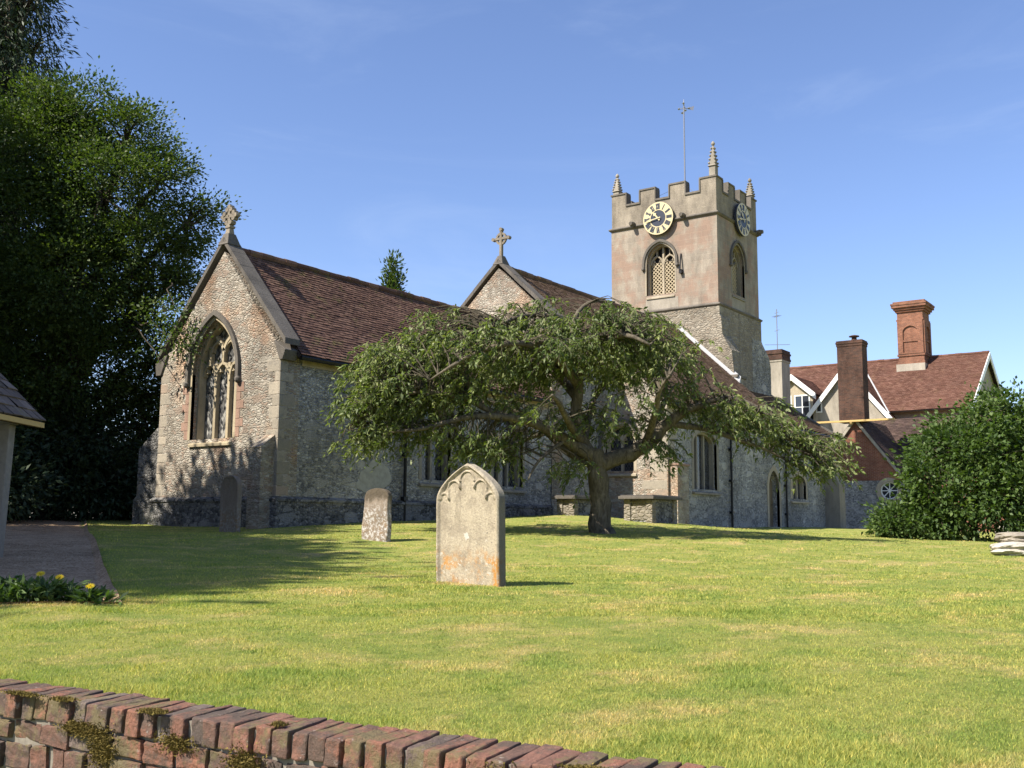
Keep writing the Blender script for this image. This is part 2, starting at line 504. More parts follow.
class MB:
    def __init__(s):
        s.v, s.f, s.r = [], [], []

    def face(s, pts, rnd=0.5):
        i = len(s.v)
        s.v += [tuple(map(float, p)) for p in pts]
        s.f.append(tuple(range(i, i+len(pts))))
        s.r.append(rnd)

    def box(s, x0, x1, y0, y1, z0, z1, rnd=0.5):
        s.hexa([(x0, y0, z0), (x1, y0, z0), (x1, y1, z0), (x0, y1, z0)], [(x0, y0, z1), (x1, y0, z1), (x1, y1, z1), (x0, y1, z1)], rnd)
        return s

    def hexa(s, a, b, rnd=0.5):           # a: bottom ring (ccw seen from above), b: top ring
        i = len(s.v)
        n = len(a)
        s.v += [tuple(map(float, p)) for p in a] + [tuple(map(float, p)) for p in b]
        s.f.append(tuple(i+n-1-k for k in range(n)))
        s.f.append(tuple(i+n+k for k in range(n)))
        for k in range(n):
            s.f.append((i+k, i+(k+1) % n, i+n+(k+1) % n, i+n+k))
        s.r += [rnd]*(n+2)
        return s

    def tube(s, path, radii, n=8, cap=True, rnd=0.5):
        path = [Vector(p) for p in path]
        if not hasattr(radii, '__len__'):
            radii = [radii]*len(path)
        i0 = len(s.v)
        ref = None
        for k, p in enumerate(path):
            d = (path[min(k+1, len(path)-1)] - path[max(k-1, 0)]).normalized()
            if ref is None:
                ref = d.orthogonal().normalized()
            else:
                ref = (ref - d*ref.dot(d))
                ref = ref.normalized() if ref.length > 1e-6 else d.orthogonal().normalized()
            bb = d.cross(ref)
            for j in range(n):
                a = 2*math.pi*j/n
                s.v.append(tuple(p + (ref*math.cos(a) + bb*math.sin(a))*radii[k]))
        for k in range(len(path)-1):
            for j in range(n):
                s.f.append((i0+k*n+j, i0+k*n+(j+1) % n, i0+(k+1)*n+(j+1) % n, i0+(k+1)*n+j))
                s.r.append(rnd)
        if cap:
            s.f.append(tuple(i0+n-1-j for j in range(n)))
            s.f.append(tuple(i0+(len(path)-1)*n+j for j in range(n)))
            s.r += [rnd, rnd]
        return s

    def lathe(s, prof, c=(0, 0, 0), n=12):
        i0 = len(s.v)
        for r, z in prof:
            for j in range(n):
                a = 2*math.pi*(j+0.5)/n
                s.v.append((c[0]+r*math.cos(a), c[1]+r*math.sin(a), c[2]+z))
        for k in range(len(prof)-1):
            for j in range(n):
                s.f.append((i0+k*n+j, i0+k*n+(j+1) % n, i0+(k+1)*n+(j+1) % n, i0+(k+1)*n+j))
                s.r.append(0.5)
        s.f.append(tuple(i0+n-1-j for j in range(n)))
        s.f.append(tuple(i0+(len(prof)-1)*n+j for j in range(n)))
        s.r += [0.5, 0.5]
        return s

    def build(s, name, mat, parent=None, smooth=False, bevel=0.0, rnd=False):
        me = bpy.data.meshes.new(name)
        me.from_pydata(s.v, [], s.f)
        me.update()
        auto_uv(me)
        if rnd:
            a = me.attributes.new('rnd', 'FLOAT', 'FACE')
            a.data.foreach_set('value', np.array(s.r, np.float32))
        me.materials.append(mat)
        if smooth:
            me.polygons.foreach_set('use_smooth', [True]*len(me.polygons))
        o = bpy.data.objects.new(name, me)
        put(o, parent)
        if bevel:
            bv = o.modifiers.new('bevel', 'BEVEL')
            bv.width = bevel
            bv.segments = 2
            bv.limit_method = 'ANGLE'
        return o


def mesh_np(name, verts, k, mat, parent=None, rnd=None, smooth=False):
    """verts (N*k,3): N separate k-gons"""
    n = len(verts)//k
    me = bpy.data.meshes.new(name)
    me.vertices.add(len(verts))
    me.vertices.foreach_set('co', np.asarray(verts, np.float32).ravel())
    me.loops.add(n*k)
    me.loops.foreach_set('vertex_index', np.arange(n*k, dtype=np.int32))
    me.polygons.add(n)
    me.polygons.foreach_set('loop_start', np.arange(n, dtype=np.int32)*k)
    me.polygons.foreach_set('loop_total', np.full(n, k, np.int32))
    if rnd is not None:
        a = me.attributes.new('rnd', 'FLOAT', 'FACE')
        a.data.foreach_set('value', np.asarray(rnd, np.float32))
    me.update(calc_edges=True)
    me.materials.append(mat)
    if smooth:
        me.polygons.foreach_set('use_smooth', [True]*n)
    o = bpy.data.objects.new(name, me)
    return put(o, parent)


class Fr:
    """wall frame: a runs to the viewer's right, z up, d outwards"""
    def __init__(s, o, R):
        s.o = Vector(o)
        s.R = Vector((R[0], R[1], 0)).normalized()
        s.O = s.R.cross(Vector((0, 0, 1)))

    def P(s, a, z, d=0.0):
        return s.o + s.R*a + Vector((0, 0, z)) + s.O*d


def area2(p):
    return sum(p[i][0]*p[(i+1) % len(p)][1] - p[(i+1) % len(p)][0]*p[i][1] for i in range(len(p)))/2


def ccw(p):
    return list(p) if area2(p) > 0 else list(p)[::-1]


def slab(mb, fr, outer, holes=(), d0=0.0, d1=-0.5):
    """solid panel with openings; front at d0, back at d1"""
    outer = ccw(outer)
    holes = [ccw(h)[::-1] for h in holes]
    loops = [outer]+holes
    flat = [p for l in loops for p in l]
    tri = tessellate_polygon([[Vector((p[0], p[1], 0)) for p in l] for l in loops])
    for t in tri:
        q = [flat[i] for i in t]
        if area2(q) < 0:
            q = q[::-1]
        mb.face([fr.P(*p, d0) for p in q])
        mb.face([fr.P(*p, d1) for p in q[::-1]])
    for l in loops:
        for i in range(len(l)):
            p, q = l[i], l[(i+1) % len(l)]
            mb.face([fr.P(*p, d1), fr.P(*q, d1), fr.P(*q, d0), fr.P(*p, d0)])
    return mb


def ring(mb, fr, inner, outer, d0, d1):
    """band between two outlines of equal count (open chains or closed)"""
    n = len(inner)
    for i in range(n-1):
        a, b, c, d = outer[i], outer[i+1], inner[i+1], inner[i]
        q = [a, b, c, d]
        fl = area2(q) < 0
        for quad, rev in (([fr.P(*p, d0) for p in q], fl),
                          ([fr.P(*a, d0), fr.P(*a, d1), fr.P(*b, d1), fr.P(*b, d0)], fl),
                          ([fr.P(*c, d0), fr.P(*c, d1), fr.P(*d, d1), fr.P(*d, d0)], fl)):
            mb.face(quad[::-1] if rev else quad)
    for i in (0, n-1):
        a, d = outer[i], inner[i]
        mb.face([fr.P(*a, d0), fr.P(*d, d0), fr.P(*d, d1), fr.P(*a, d1)])
    return mb


def ribbon(mb, fr, pts, wdt, d0, d1):
    L, R_ = [], []
    for i, p in enumerate(pts):
        a = pts[max(i-1, 0)]
        b = pts[min(i+1, len(pts)-1)]
        t = np.array([b[0]-a[0], b[1]-a[1]], float)
        t /= np.linalg.norm(t)+1e-9
        n = np.array([-t[1], t[0]])*wdt/2
        L.append((p[0]+n[0], p[1]+n[1]))
        R_.append((p[0]-n[0], p[1]-n[1]))
    return ring(mb, fr, R_, L, d0, d1)


def arch(c, half, zs, rise, n=10):
    """arch curve from right springing over the apex to the left springing"""
    a, r = half, rise
    if r <= a*1.001:
        return [(c+a*math.cos(t), zs+r*math.sin(t)) for t in np.linspace(0, math.pi, 2*n+1)]
    Rr = (a*a+r*r)/(2*a)
    th = math.asin(min(1, r/Rr))
    right = [(c+a-Rr+Rr*math.cos(t), zs+Rr*math.sin(t)) for t in np.linspace(0, th, n+1)]
    left = [(2*c-x, z) for x, z in right[::-1]]
    return right+left[1:]


def opening(c, half, z0, zs, rise, n=10):
    return [(c-half, z0), (c+half, z0)] + arch(c, half, zs, rise, n)


def window(name, parent, fr, c, half, z0, zs, rise, lights, depth, stone, glass, band=0.13, hood=True, label=None, tracery='lights', sillw=0.0, proud=0.012, splay=None):
    """stone window: jamb moulding, mullions and heads, glass, sill, hood mould"""
    mb = MB()
    inn = [(c+half, z0)] + arch(c, half, zs, rise) + [(c-half, z0)]
    out = [(c+half+band, z0)] + arch(c, half+band, zs, rise+band*1.15) + [(c-half-band, z0)]
    ring(mb, fr, inn, out, proud, -0.10)
    in2 = [(c+half-0.07, z0)] + arch(c, half-0.07, zs, rise-0.08) + [(c-half+0.07, z0)]
    inn_ = [(c+half+0.002, z0)] + arch(c, half+0.002, zs, rise+0.002) + [(c-half-0.002, z0)]
    ring(mb, fr, in2, inn_, -depth*0.45, -depth-0.06)
    wl = 2*(half-0.07)/lights
    d0, d1 = -depth*0.72, -depth-0.05
    if tracery != 'flat':
        for k in range(1, lights):
            a = c-half+0.07+wl*k
            ztop = zs + (0.30 if lights > 1 else 0)
            ribbon(mb, fr, [(a, z0), (a, ztop)], 0.10, d0, d1)
        for k in range(lights):
            a = c-half+0.07+wl*(k+0.5)
            zz = zs-0.05
            ribbon(mb, fr, arch(a, wl*0.46, zz, wl*0.62, 6), 0.075, d0+0.004, d1)
            # cusps of the trefoil heads
            for sg in (-1, 1):
                ribbon(mb, fr, [(a+sg*wl*0.42, zz+wl*0.18), (a+sg*wl*0.17, zz+wl*0.20), (a+sg*wl*0.30, zz+wl*0.42)], 0.045, d0-0.02, d1)
        if tracery == 'reticulated':
            zt = zs+0.28
            ribbon(mb, fr, [(c, zt), (c, zt+0.42)], 0.085, d0+0.006, d1)
            for sg in (-1, 1):
                ribbon(mb, fr, [(c, zt+0.40), (c+sg*0.13, zt+0.62), (c+sg*0.34, zt+0.80)], 0.085, d0+0.006, d1)
                ribbon(mb, fr, [(c+sg*wl, zs+0.30), (c+sg*wl*0.97, zs+0.55), (c+sg*wl*1.06, zs+0.80)], 0.075, d0+0.006, d1)
                ribbon(mb, fr, arch(c+sg*wl*0.5, wl*0.43, zs+0.62, wl*0.52, 5), 0.06, d0-0.01, d1)
        elif tracery == 'twin':
            zt = zs+wl*0.55
            ribbon(mb, fr, [(c, zt-0.1), (c, zs+rise*0.97)], 0.10, d0+0.006, d1)
            for sg in (-1, 1):
                ribbon(mb, fr, [(c+sg*wl*0.5, zt), (c+sg*wl*0.5, zs+rise*0.72)], 0.06, d0-0.004, d1)
    else:
        for k in range(1, lights):
            a = c-half+0.07+wl*k
            ribbon(mb, fr, [(a, z0), (a, zs+rise-0.05)], 0.11, d0, d1)
    o = mb.build(name, stone, parent, bevel=0.012)
    if label:
        o['label'] = label
    g = MB()
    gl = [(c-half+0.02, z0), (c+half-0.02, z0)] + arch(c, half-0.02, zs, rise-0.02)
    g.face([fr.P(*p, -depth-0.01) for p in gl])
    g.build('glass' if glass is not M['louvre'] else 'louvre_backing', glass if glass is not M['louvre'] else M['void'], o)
    if glass is M['louvre']:
        lt = MB()     # the pierced stone lattice of the belfry lights
        for k in range(lights):
            a0 = c-half+0.07+wl*k+0.05
            a1 = a0+wl-0.10
            H = zs+0.05-z0
            step = 0.20
            for sg in (-1, 1):
                t = -(a1-a0)
                while t < H:
                    pa, pz = (a0, z0+t) if sg > 0 else (a1, z0+t)
                    qa, qz = (a1, z0+t+(a1-a0)) if sg > 0 else (a0, z0+t+(a1-a0))
                    s0 = max(0, (z0-pz)/(qz-pz))
                    s1 = min(1, (z0+H-pz)/(qz-pz))
                    if s1 > s0:
                        ribbon(lt, fr, [(pa+(qa-pa)*s0, pz+(qz-pz)*s0), (pa+(qa-pa)*s1, pz+(qz-pz)*s1)], 0.042, -depth*0.85+sg*0.004, -depth-0.0)
                    t += step
        lt.build('louvre', M['louvre'], o)
    sb = MB()
    sp = [(-depth-0.05, z0), (-depth-0.05, z0+0.03), (0.03, z0-0.10), (0.06+sillw, z0-0.13), (0.06+sillw, z0-0.20), (-0.06, z0-0.20)]
    a0, a1 = c-half-(band if sillw else -0.002), c+half+(band if sillw else -0.002)
    i = len(sp)
    A = [fr.P(a0, z, d) for d, z in sp]
    B = [fr.P(a1, z, d) for d, z in sp]
    sb.face(A)
    sb.face(B[::-1])
    for k in range(i):
        sb.face([A[k], B[k], B[(k+1) % i], A[(k+1) % i]][::-1])
    sb.build('sill', stone, o)
    if hood:
        hb = MB()
        hi = [(c+half+band+0.004, zs-0.22)] + arch(c, half+band+0.004, zs, rise+band*1.15+0.004) + [(c-half-band-0.004, zs-0.22)]
        ho = [(c+half+band+0.12, zs-0.22)] + arch(c, half+band+0.12, zs, rise+band*1.15+0.14) + [(c-half-band-0.12, zs-0.22)]
        ring(hb, fr, hi, ho, 0.10, -0.02)
        for sg in (-1, 1):
            p = fr.P(c+sg*(half+band+0.08), zs-0.29, 0.06)
            hb.lathe([(0.03, -0.10), (0.09, -0.05), (0.10, 0.03), (0.06, 0.09)], tuple(p), 8)
        hb.build('hood_mould', M['coping'], o, bevel=0.015)
    return o


def roof(name, e0, udir, length, sdir, slen, mat, parent, tw=0.18, ex=0.115, under=True):
    """plain-tiled slope: every tile its own quad with a lifted lower edge"""
    u = np.array(udir, float)
    u /= np.linalg.norm(u)
    s = np.array(sdir, float)
    s /= np.linalg.norm(s)
    n = np.cross(u, s)
    if n[2] < 0:
        n = -n
    e0 = np.array(e0, float)
    rows = int(round(slen/ex))
    ex = slen/rows
    vs_, rr = [], []
    for r in range(rows):
        off = (0.5 if r % 2 else 0.0)*tw
        a = np.arange(-off, length, tw)
        a0 = np.clip(a, 0, length)
        a1 = np.clip(a+tw-0.006, 0, length)
        k = (a1-a0) > 0.02
        a0, a1 = a0[k], a1[k]
        N = len(a0)
        lift = 0.022+RNG.uniform(-0.007, 0.010, N)
        lift2 = lift+RNG.uniform(-0.005, 0.005, N)
        sj = r*ex+RNG.uniform(-0.006, 0.006, N)
        st = (r+1)*ex+0.012
        sag = 0.012*np.sin(a0*0.9+r*0.11)+0.01*np.sin(a0*2.3+1.7)

        def P(a, ss, h):
            return e0+u*a[:, None]+s*np.broadcast_to(np.asarray(ss), (N,))[:, None]+n*(np.broadcast_to(np.asarray(h), (N,))+sag)[:, None]
        A, B = P(a0, sj, lift), P(a1, sj, lift2)
        C_, D = P(a1, st, 0.004), P(a0, st, 0.004)
        E, G = P(a0, sj, lift-0.018), P(a1, sj, lift2-0.018)
        vs_.append(np.stack([A, B, C_, D], 1).reshape(-1, 3))
        vs_.append(np.stack([E, G, B, A], 1).reshape(-1, 3))
        q = RNG.uniform(0, 1, N)
        rr += [q, q]
    o = mesh_np(name, np.concatenate(vs_), 4, mat, parent, np.concatenate(rr))
    if under:
        b = MB()
        c0 = [e0-n*0.02, e0+u*length-n*0.02, e0+u*length+s*slen-n*0.02, e0+s*slen-n*0.02]
        c1 = [p-n*0.10 for p in c0]
        b.hexa(c1, c0)
        b.build('roof_boarding', M['under'], o)
    return o


def ridge(name, p0, p1, r, mat, parent, seg=0.45):
    p0, p1 = np.array(p0, float), np.array(p1, float)
    L = np.linalg.norm(p1-p0)
    n = max(1, int(L/seg))
    mb = MB()
    for i in range(n):
        a = p0+(p1-p0)*i/n
        b = p0+(p1-p0)*(i+0.985)/n
        j = random.uniform(-0.012, 0.012)
        mb.tube([a+(0, 0, j), b+(0, 0, j)], r*random.uniform(0.95, 1.06), 8, True, random.random())
    return mb.build(name, mat, parent, rnd=True)


# ------------------------------------------------------------------ terrain
PTS = [at(274.5, 527, 27.0), at(153, 524, 31), at(229, 532, 26), at(375, 540, 20), at(470, 584, 11), at(601, 533, 26),
       at(573, 515, 35), at(640, 521, 33), at(720, 529.5, 37), at(850, 528.5, 52), at(1000, 556, 20), at(950, 540, 30),
       at(85, 519, 33), at(60, 545, 16), at(60, 602, 8.6), at(400, 521, 31.5), at(500, 518.5, 36), at(330, 560, 16.5),
       at(800, 575, 14.5), at(700, 546, 22)]
PTS = [np.array(p) for p in PTS]
for x, y, z in [(-16, -13, -0.58), (-15.9, -16.5, -0.60), (-15.8, -18.5, -0.61), (-15.3, -22, -0.62), (-13, -24, -0.62), (-6, -26, -0.6),
                (-15.5, -8, -0.45), (-14, 0, -0.1), (-10, 10, 0.2), (0, 14, 0.2), (20, 14, 0.1), (50, 10, -0.1), (60, -10, -0.2), (20, -25, -0.4), (40, -20, -0.3),
                (-30, 20, 0.2), (-40, 0, -0.2), (30, 3, 0.2), (10, 3, 0.2)]:
    PTS.append(np.array([x, y, z]))
PTS = np.array(PTS)


def _k(d):
    return np.sqrt(d*d+4.0)


_A = _k(np.linalg.norm(PTS[:, None, :2]-PTS[None, :, :2], axis=2))
_n = len(PTS)
_A = np.block([[_A - np.eye(_n)*0.15, np.ones((_n, 1))], [np.ones((1, _n)), np.zeros((1, 1))]])
_W = np.linalg.solve(_A, np.concatenate([PTS[:, 2], [0]]))


def wall_x(y):                                    # lawn side of the front wall
    return -16.0-0.113*(y+16.1)


PATH_R = [at(122, 601, 8.45), at(112, 578, 10.5), at(102, 556, 14), at(94, 540, 18.5), at(88, 528, 25), at(86, 519, 33)]
PATH_R = np.array([p[:2] for p in PATH_R])
PATH_L = np.array([cw(-9, 7.6)[:2], cw(-8.6, 10)[:2], cw(-9.2, 14)[:2], cw(-11, 19)[:2], cw(-14, 25)[:2], cw(-17.5, 34)[:2]])
PATH = np.concatenate([PATH_R, PATH_L[::-1]])


def inpoly(x, y, P):
    c = np.zeros(np.shape(x), bool)
    j = len(P)-1
    for i in range(len(P)):
        yi, yj, xi, xj = P[i, 1], P[j, 1], P[i, 0], P[j, 0]
        if yi != yj:
            c ^= ((yi > y) != (yj > y)) & (x < (xj-xi)*(y-yi)/(yj-yi)+xi)
        j = i
    return c


def segdist(x, y, P, closed=True):
    d = np.full(np.shape(x), 1e9)
    n = len(P)
    for i in range(n if closed else n-1):
        a, b = P[i], P[(i+1) % n]
        v = b-a
        t = np.clip(((x-a[0])*v[0]+(y-a[1])*v[1])/(v@v), 0, 1)
        d = np.minimum(d, np.hypot(x-a[0]-t*v[0], y-a[1]-t*v[1]))
    return d


def sm(a, b, x):
    t = np.clip((x-a)/(b-a), 0, 1)
    return t*t*(3-2*t)


def base_h(x, y):
    x = np.asarray(x, float)
    y = np.asarray(y, float)
    d = _k(np.sqrt((x[..., None]-PTS[:, 0])**2+(y[..., None]-PTS[:, 1])**2))
    h = d@_W[:-1]+_W[-1]
    h = np.clip(h, -0.75, 0.6)
    far = sm(45, 110, np.hypot(x-8, y+2))
    h = h*(1-far)-0.3*far
    h = h+0.018*np.sin(x*1.3+0.7*y)*np.sin(y*1.1-0.4*x)+0.010*np.sin(3.1*x+1.0)*np.sin(2.7*y)
    return h


def ground_h(x, y):
    x = np.asarray(x, float)
    y = np.asarray(y, float)
    h = base_h(x, y)
    ins = inpoly(x, y, PATH)
    dd = segdist(x, y, PATH)
    h = h-np.where(ins, 0.06*sm(0.0, 0.10, dd), 0)
    out = sm(0.06, 0.20, wall_x(y)-x)
    near = (np.abs(y+18) < 60)
    return np.where(near, h*(1-out)+(-1.5)*out, h)


def gz(x, y):
    return float(ground_h(np.array([x]), np.array([y]))[0])


xs = np.concatenate([np.linspace(-700, -40, 16)[:-1], np.arange(-40, -18, 1.0), np.arange(-18, 2, 0.14), np.arange(2, 46, 0.6), np.arange(46, 80, 3.0), np.linspace(82, 1500, 16)])
ys = np.concatenate([np.linspace(-900, -50, 16)[:-1], np.arange(-50, -26, 1.5), np.arange(-26, 4, 0.16), np.arange(4, 26, 0.6), np.arange(26, 60, 3.0), np.linspace(62, 1200, 16)])
GX, GY = np.meshgrid(xs, ys, indexing='ij')
GZ = ground_h(GX.ravel(), GY.ravel())
me = bpy.data.meshes.new('lawn')
vv = np.stack([GX.ravel(), GY.ravel(), GZ], 1)
nx, ny = len(xs), len(ys)
ii, jj = np.meshgrid(np.arange(nx-1), np.arange(ny-1), indexing='ij')
q = np.stack([ii*ny+jj, (ii+1)*ny+jj, (ii+1)*ny+jj+1, ii*ny+jj+1], -1).reshape(-1, 4)
me.vertices.add(len(vv))
me.vertices.foreach_set('co', vv.astype(np.float32).ravel())
me.loops.add(q.size)
me.loops.foreach_set('vertex_index', q.astype(np.int32).ravel())
me.polygons.add(len(q))
me.polygons.foreach_set('loop_start', np.arange(len(q), dtype=np.int32)*4)
me.polygons.foreach_set('loop_total', np.full(len(q), 4, np.int32))
me.update(calc_edges=True)
me.polygons.foreach_set('use_smooth', [True]*len(q))


def lawncol(q):
    c = q.coord('Object', (1, 1, 0))
    dry = q.map(q.noise(q.coord('Object', (0.8, 1.25, 0), (0, 0, 0.6), (3, 7, 0)), 0.85, 8, 0.70), 0.49, 0.68, 0, 1, True)
    lush = q.map(q.noise(q.coord('Object', (1, 1, 0), (0, 0, 0), (13, 2, 0)), 1.7, 6, 0.68), 0.42, 0.62, 0, 1, True)
    col = q.mix(lush, (0.335, 0.34, 0.105), (0.235, 0.285, 0.078))
    col = q.mix(q.math('MULTIPLY', dry, 0.9), col, (0.52, 0.40, 0.20))
    gpx = at(470, 584, 11.0)
    dv = q.n('VectorMath', operation='DISTANCE')
    q.t.links.new(q.coord('Object', (1.6, 0.8, 0)), dv.inputs[0])
    dv.inputs[1].default_value = ((gpx[0]-0.22)*1.6, (gpx[1]+0.05)*0.8, 0)
    bare = q.map(q.math('ADD', dv.outputs['Value'], q.math('MULTIPLY', q.noise(q.coord(), 6, 4, 0.7), 0.5)), 0.42, 0.62, 0.85, 0, True)
    col = q.mix(bare, col, (0.50, 0.39, 0.21))
    tuft = q.map(q.noise(q.coord('Object', (1, 1, 0), (0, 0, 0), (5, 9, 0)), 5.5, 5, 0.75), 0.52, 0.68, 0, 0.55, True)
    col = q.mix(tuft, col, (0.13, 0.185, 0.04))
    return col


q_ = NT('lawn_soil')
colr = lawncol(q_)
f_ = q_.noise(q_.coord(), 60, 6, 0.8)
colr = q_.mix(1.0, colr, q_.ramp(f_, [(0.25, (0.50, 0.53, 0.42)), (0.7, (1.1, 1.08, 0.95))]), 'MULTIPLY')
M['lawn'] = q_.done(colr, 0.95, q_.bump(f_, 0.9, 0.03), 0.1)
me.materials.append(M['lawn'])
lawn = put(bpy.data.objects.new('lawn', me))
tag(lawn, kind='structure')

# gravel path sheet
q_ = NT('gravel')
v_ = q_.vor(q_.coord(), 45)
sp_ = q_.n('SeparateColor')
q_.t.links.new(v_.outputs['Color'], sp_.inputs[0])
gc = q_.ramp(sp_.outputs[0], [(0, (0.26, 0.175, 0.105)), (0.5, (0.42, 0.30, 0.19)), (1, (0.60, 0.47, 0.33))])
gn = q_.noise(q_.coord(), 1.6, 6, 0.75)
gc = q_.mix(1.0, gc, q_.ramp(gn, [(0.3, (0.55, 0.5, 0.45)), (0.7, (1.1, 1.05, 1.0))]), 'MULTIPLY')
gc = q_.mix(q_.map(q_.noise(q_.coord('Object', loc=(3, 1, 0)), 14, 5, 0.75), 0.58, 0.66, 0, 0.75, True), gc, (0.07, 0.05, 0.035))
M['gravel'] = q_.done(gc, 0.95, q_.bump(v_.outputs['Distance'], 0.7, 0.02), 0.1)
# 48 samples along, 12 across between the two edges
mb = MB()
T = np.linspace(0, 1, 90)


def along(P, t):
    k = np.linspace(0, 1, len(P))
    return np.stack([np.interp(t, k, P[:, 0]), np.interp(t, k, P[:, 1])], 1)


RA, LA = along(PATH_R, T), along(PATH_L, T)
S = np.linspace(0, 1, 40)
grid = RA[:, None]*(1-S)[None, :, None]+LA[:, None]*S[None, :, None]
gzv = ground_h(grid[..., 0].ravel(), grid[..., 1].ravel()).reshape(grid.shape[:2])+0.018
for i in range(len(T)-1):
    for j in range(len(S)-1):
        c4 = [(i, j), (i+1, j), (i+1, j+1), (i, j+1)]
        p4 = [(grid[a, b, 0], grid[a, b, 1], gzv[a, b]) for a, b in c4]
        mb.face(p4)
pth = mb.build('gravel_path', M['gravel'])
tag(pth, kind='structure')
if np.sum([f.normal.z for f in pth.data.polygons]) < 0:
    pth.data.flip_normals()

# ------------------------------------------------------------------ the church
CH = thing('church', 'flint and stone church with dark tiled roofs and a square battlemented clock tower', 'church')
EW = (0, -1, 0)      # facing -x (towards the lawn, sunlit)
SW = (1, 0, 0)       # facing -y (in shade)
W_CH = 5.1
RY = 2.5
CRZ, CEZ = 7.85, 4.62
fE = Fr((0, 0, 0), EW)
fS = Fr((0, 0, 0), SW)

# chancel walls
mb = MB()
win_c, win_h = -2.74, 0.92
slab(mb, fE, [(-W_CH, -0.6), (0, -0.6), (0, 4.66), (-RY, 7.70), (-W_CH, 4.66)], [opening(win_c, win_h, 2.40, 4.28, 1.5)], 0, -0.7)
mb.build('gable_wall', M['gable'], CH)
mb = MB()
w1, w2 = (6.5, 0.70), (10.35, 0.85)
slab(mb, fS, [(0.7, -0.6), (13.0, -0.6), (13.0, 4.55), (0.7, 4.55)], [opening(w1[0], w1[1], 1.45, 3.0, 0.95), opening(w2[0], w2[1], 1.38, 3.0, 0.95)], 0, -0.6)
mb.box(0.7, 13.0, W_CH-0.6, W_CH, -0.6, 4.55)
mb.build('side_wall', M['flint'], CH)
window('east_window', CH, fE, win_c, win_h, 2.40, 4.28, 1.5, 3, 0.42, M['buff'], M['glassE'], 0.10, True, 'tall pointed three-light window with leaded glass in the gable', 'reticulated')
mb = MB()   # pinkish jamb stones of the gable window
for sg in (-1, 1):
    mb = MB()
    z = 2.42
    k = 0
    while z < 4.2:
        hh = random.uniform(0.22, 0.34)
        ww = (0.16, 0.30)[k % 2]
        a = win_c+sg*(win_h+0.102)
        b = a+sg*ww
        z1 = min(z+hh, 4.22)
        slab(mb, fE, [(min(a, b), z), (max(a, b), z), (max(a, b), z1-0.012), (min(a, b), z1-0.012)], (), 0.010, -0.05)
        z += hh
        k += 1
    mb.build('jamb_stones', M['pink'], CH)
window('chancel_window', CH, fS, w1[0], w1[1], 1.45, 3.0, 0.95, 2, 0.3, M['quoin'], M['glassS'], 0.14, True, None, 'lights', 0.03)
window('chancel_window', CH, fS, w2[0], w2[1], 1.38, 3.0, 0.95, 3, 0.3, M['quoin'], M['glassS'], 0.14, True, None, 'lights', 0.03)

# plinth with weathered top
mb = MB()


def plinth(mb, fr, a0, a1, ztop, dp=0.10, zb=-0.6):
    pr = [(0.0, zb), (dp, zb), (dp, ztop-0.14), (dp+0.035, ztop-0.13), (dp+0.035, ztop-0.07), (0.0, ztop)]
    A = [fr.P(a0, z, d) for d, z in pr]
    B = [fr.P(a1, z, d) for d, z in pr]
    mb.face(A[::-1])
    mb.face(B)
    for k in range(len(pr)):
        mb.face([A[k], B[k], B[(k+1) % len(pr)], A[(k+1) % len(pr)]])


plinth(mb, fE, -W_CH-0.1, 0.135, 0.80)
plinth(mb, fS, 0.002, 13.0, 0.80)
mb.build('plinth', M['plinth'], CH)
# quoins at the chancel corner and kneeler stones
mb = MB()
z = 0.82
k = 0
while z < 4.45:
    hh = random.uniform(0.24, 0.36)
    la, lb = ((0.50, 0.26), (0.26, 0.46))[k % 2]
    la *= random.uniform(0.75, 1.15)
    lb *= random.uniform(0.75, 1.2)
    z1 = min(z+hh-0.014, 4.55)
    rq = random.random()
    mb.box(-0.005, la, -0.005, 0.03, z, z1, rq)
    mb.box(-0.005, 0.02, 0.0305, lb, z, z1, rq)
    z += hh
    k += 1
mb.build('quoins', M['qblock'], CH, bevel=0.02, rnd=True)
mb = MB()
z, k = 0.82, 0
while z < 4.5:
    hh = random.uniform(0.24, 0.36)
    lb = (0.28, 0.50)[k % 2]
    mb.box(-0.006, 0.05, W_CH-lb*random.uniform(0.7, 1.2), W_CH+0.012, z, min(z+hh-0.014, 4.6), random.random())
    z += hh
    k += 1
mb.build('quoins', M['qblock'], CH, bevel=0.02, rnd=True)
# eaves: pale wall plate course, dark gutter, downpipes
MB().box(0.75, 13.0, -0.03, 0.0, 4.32, 4.52).build('eaves_course', M['buff'], CH)
MB().tube([(0.42, -0.30, 4.50), (13.0, -0.30, 4.49)], 0.075, 8).box(0.5, 13.0, -0.27, -0.002, 4.54, 4.60).build('gutter', M['black'], CH)


def downpipe(x, y, z0, z1, dy=-0.3):
    mb = MB()
    mb.tube([(x, y+dy+0.02, z1+0.02), (x, y+dy, z1-0.12), (x, y-0.09, z1-0.45), (x, y-0.09, z0)], 0.05, 8)
    for z in np.arange(z0+0.9, z1-0.4, 1.3):
        mb.box(x-0.09, x+0.09, y-0.15, y-0.005, z, z+0.10)
    mb.build('downpipe', M['black'], CH)


downpipe(4.95, 0.0, -0.1, 4.45)
mb = MB()
for cx, cz, rx, rz in ((3.8, 1.50, 0.66, 0.40), (3.35, 1.22, 0.40, 0.22)):
    pts = [(cx+rx*(1+0.14*math.sin(3*t+cx))*math.cos(t), cz+rz*(1+0.16*math.sin(4*t+1))*math.sin(t)) for t in np.linspace(0, 2*math.pi, 26)[:-1]]
    slab(mb, fS, pts, (), 0.010 if rx > 0.5 else 0.007, -0.02)
mb.build('plaster_patch', M['plaster'], CH)

# chancel buttresses


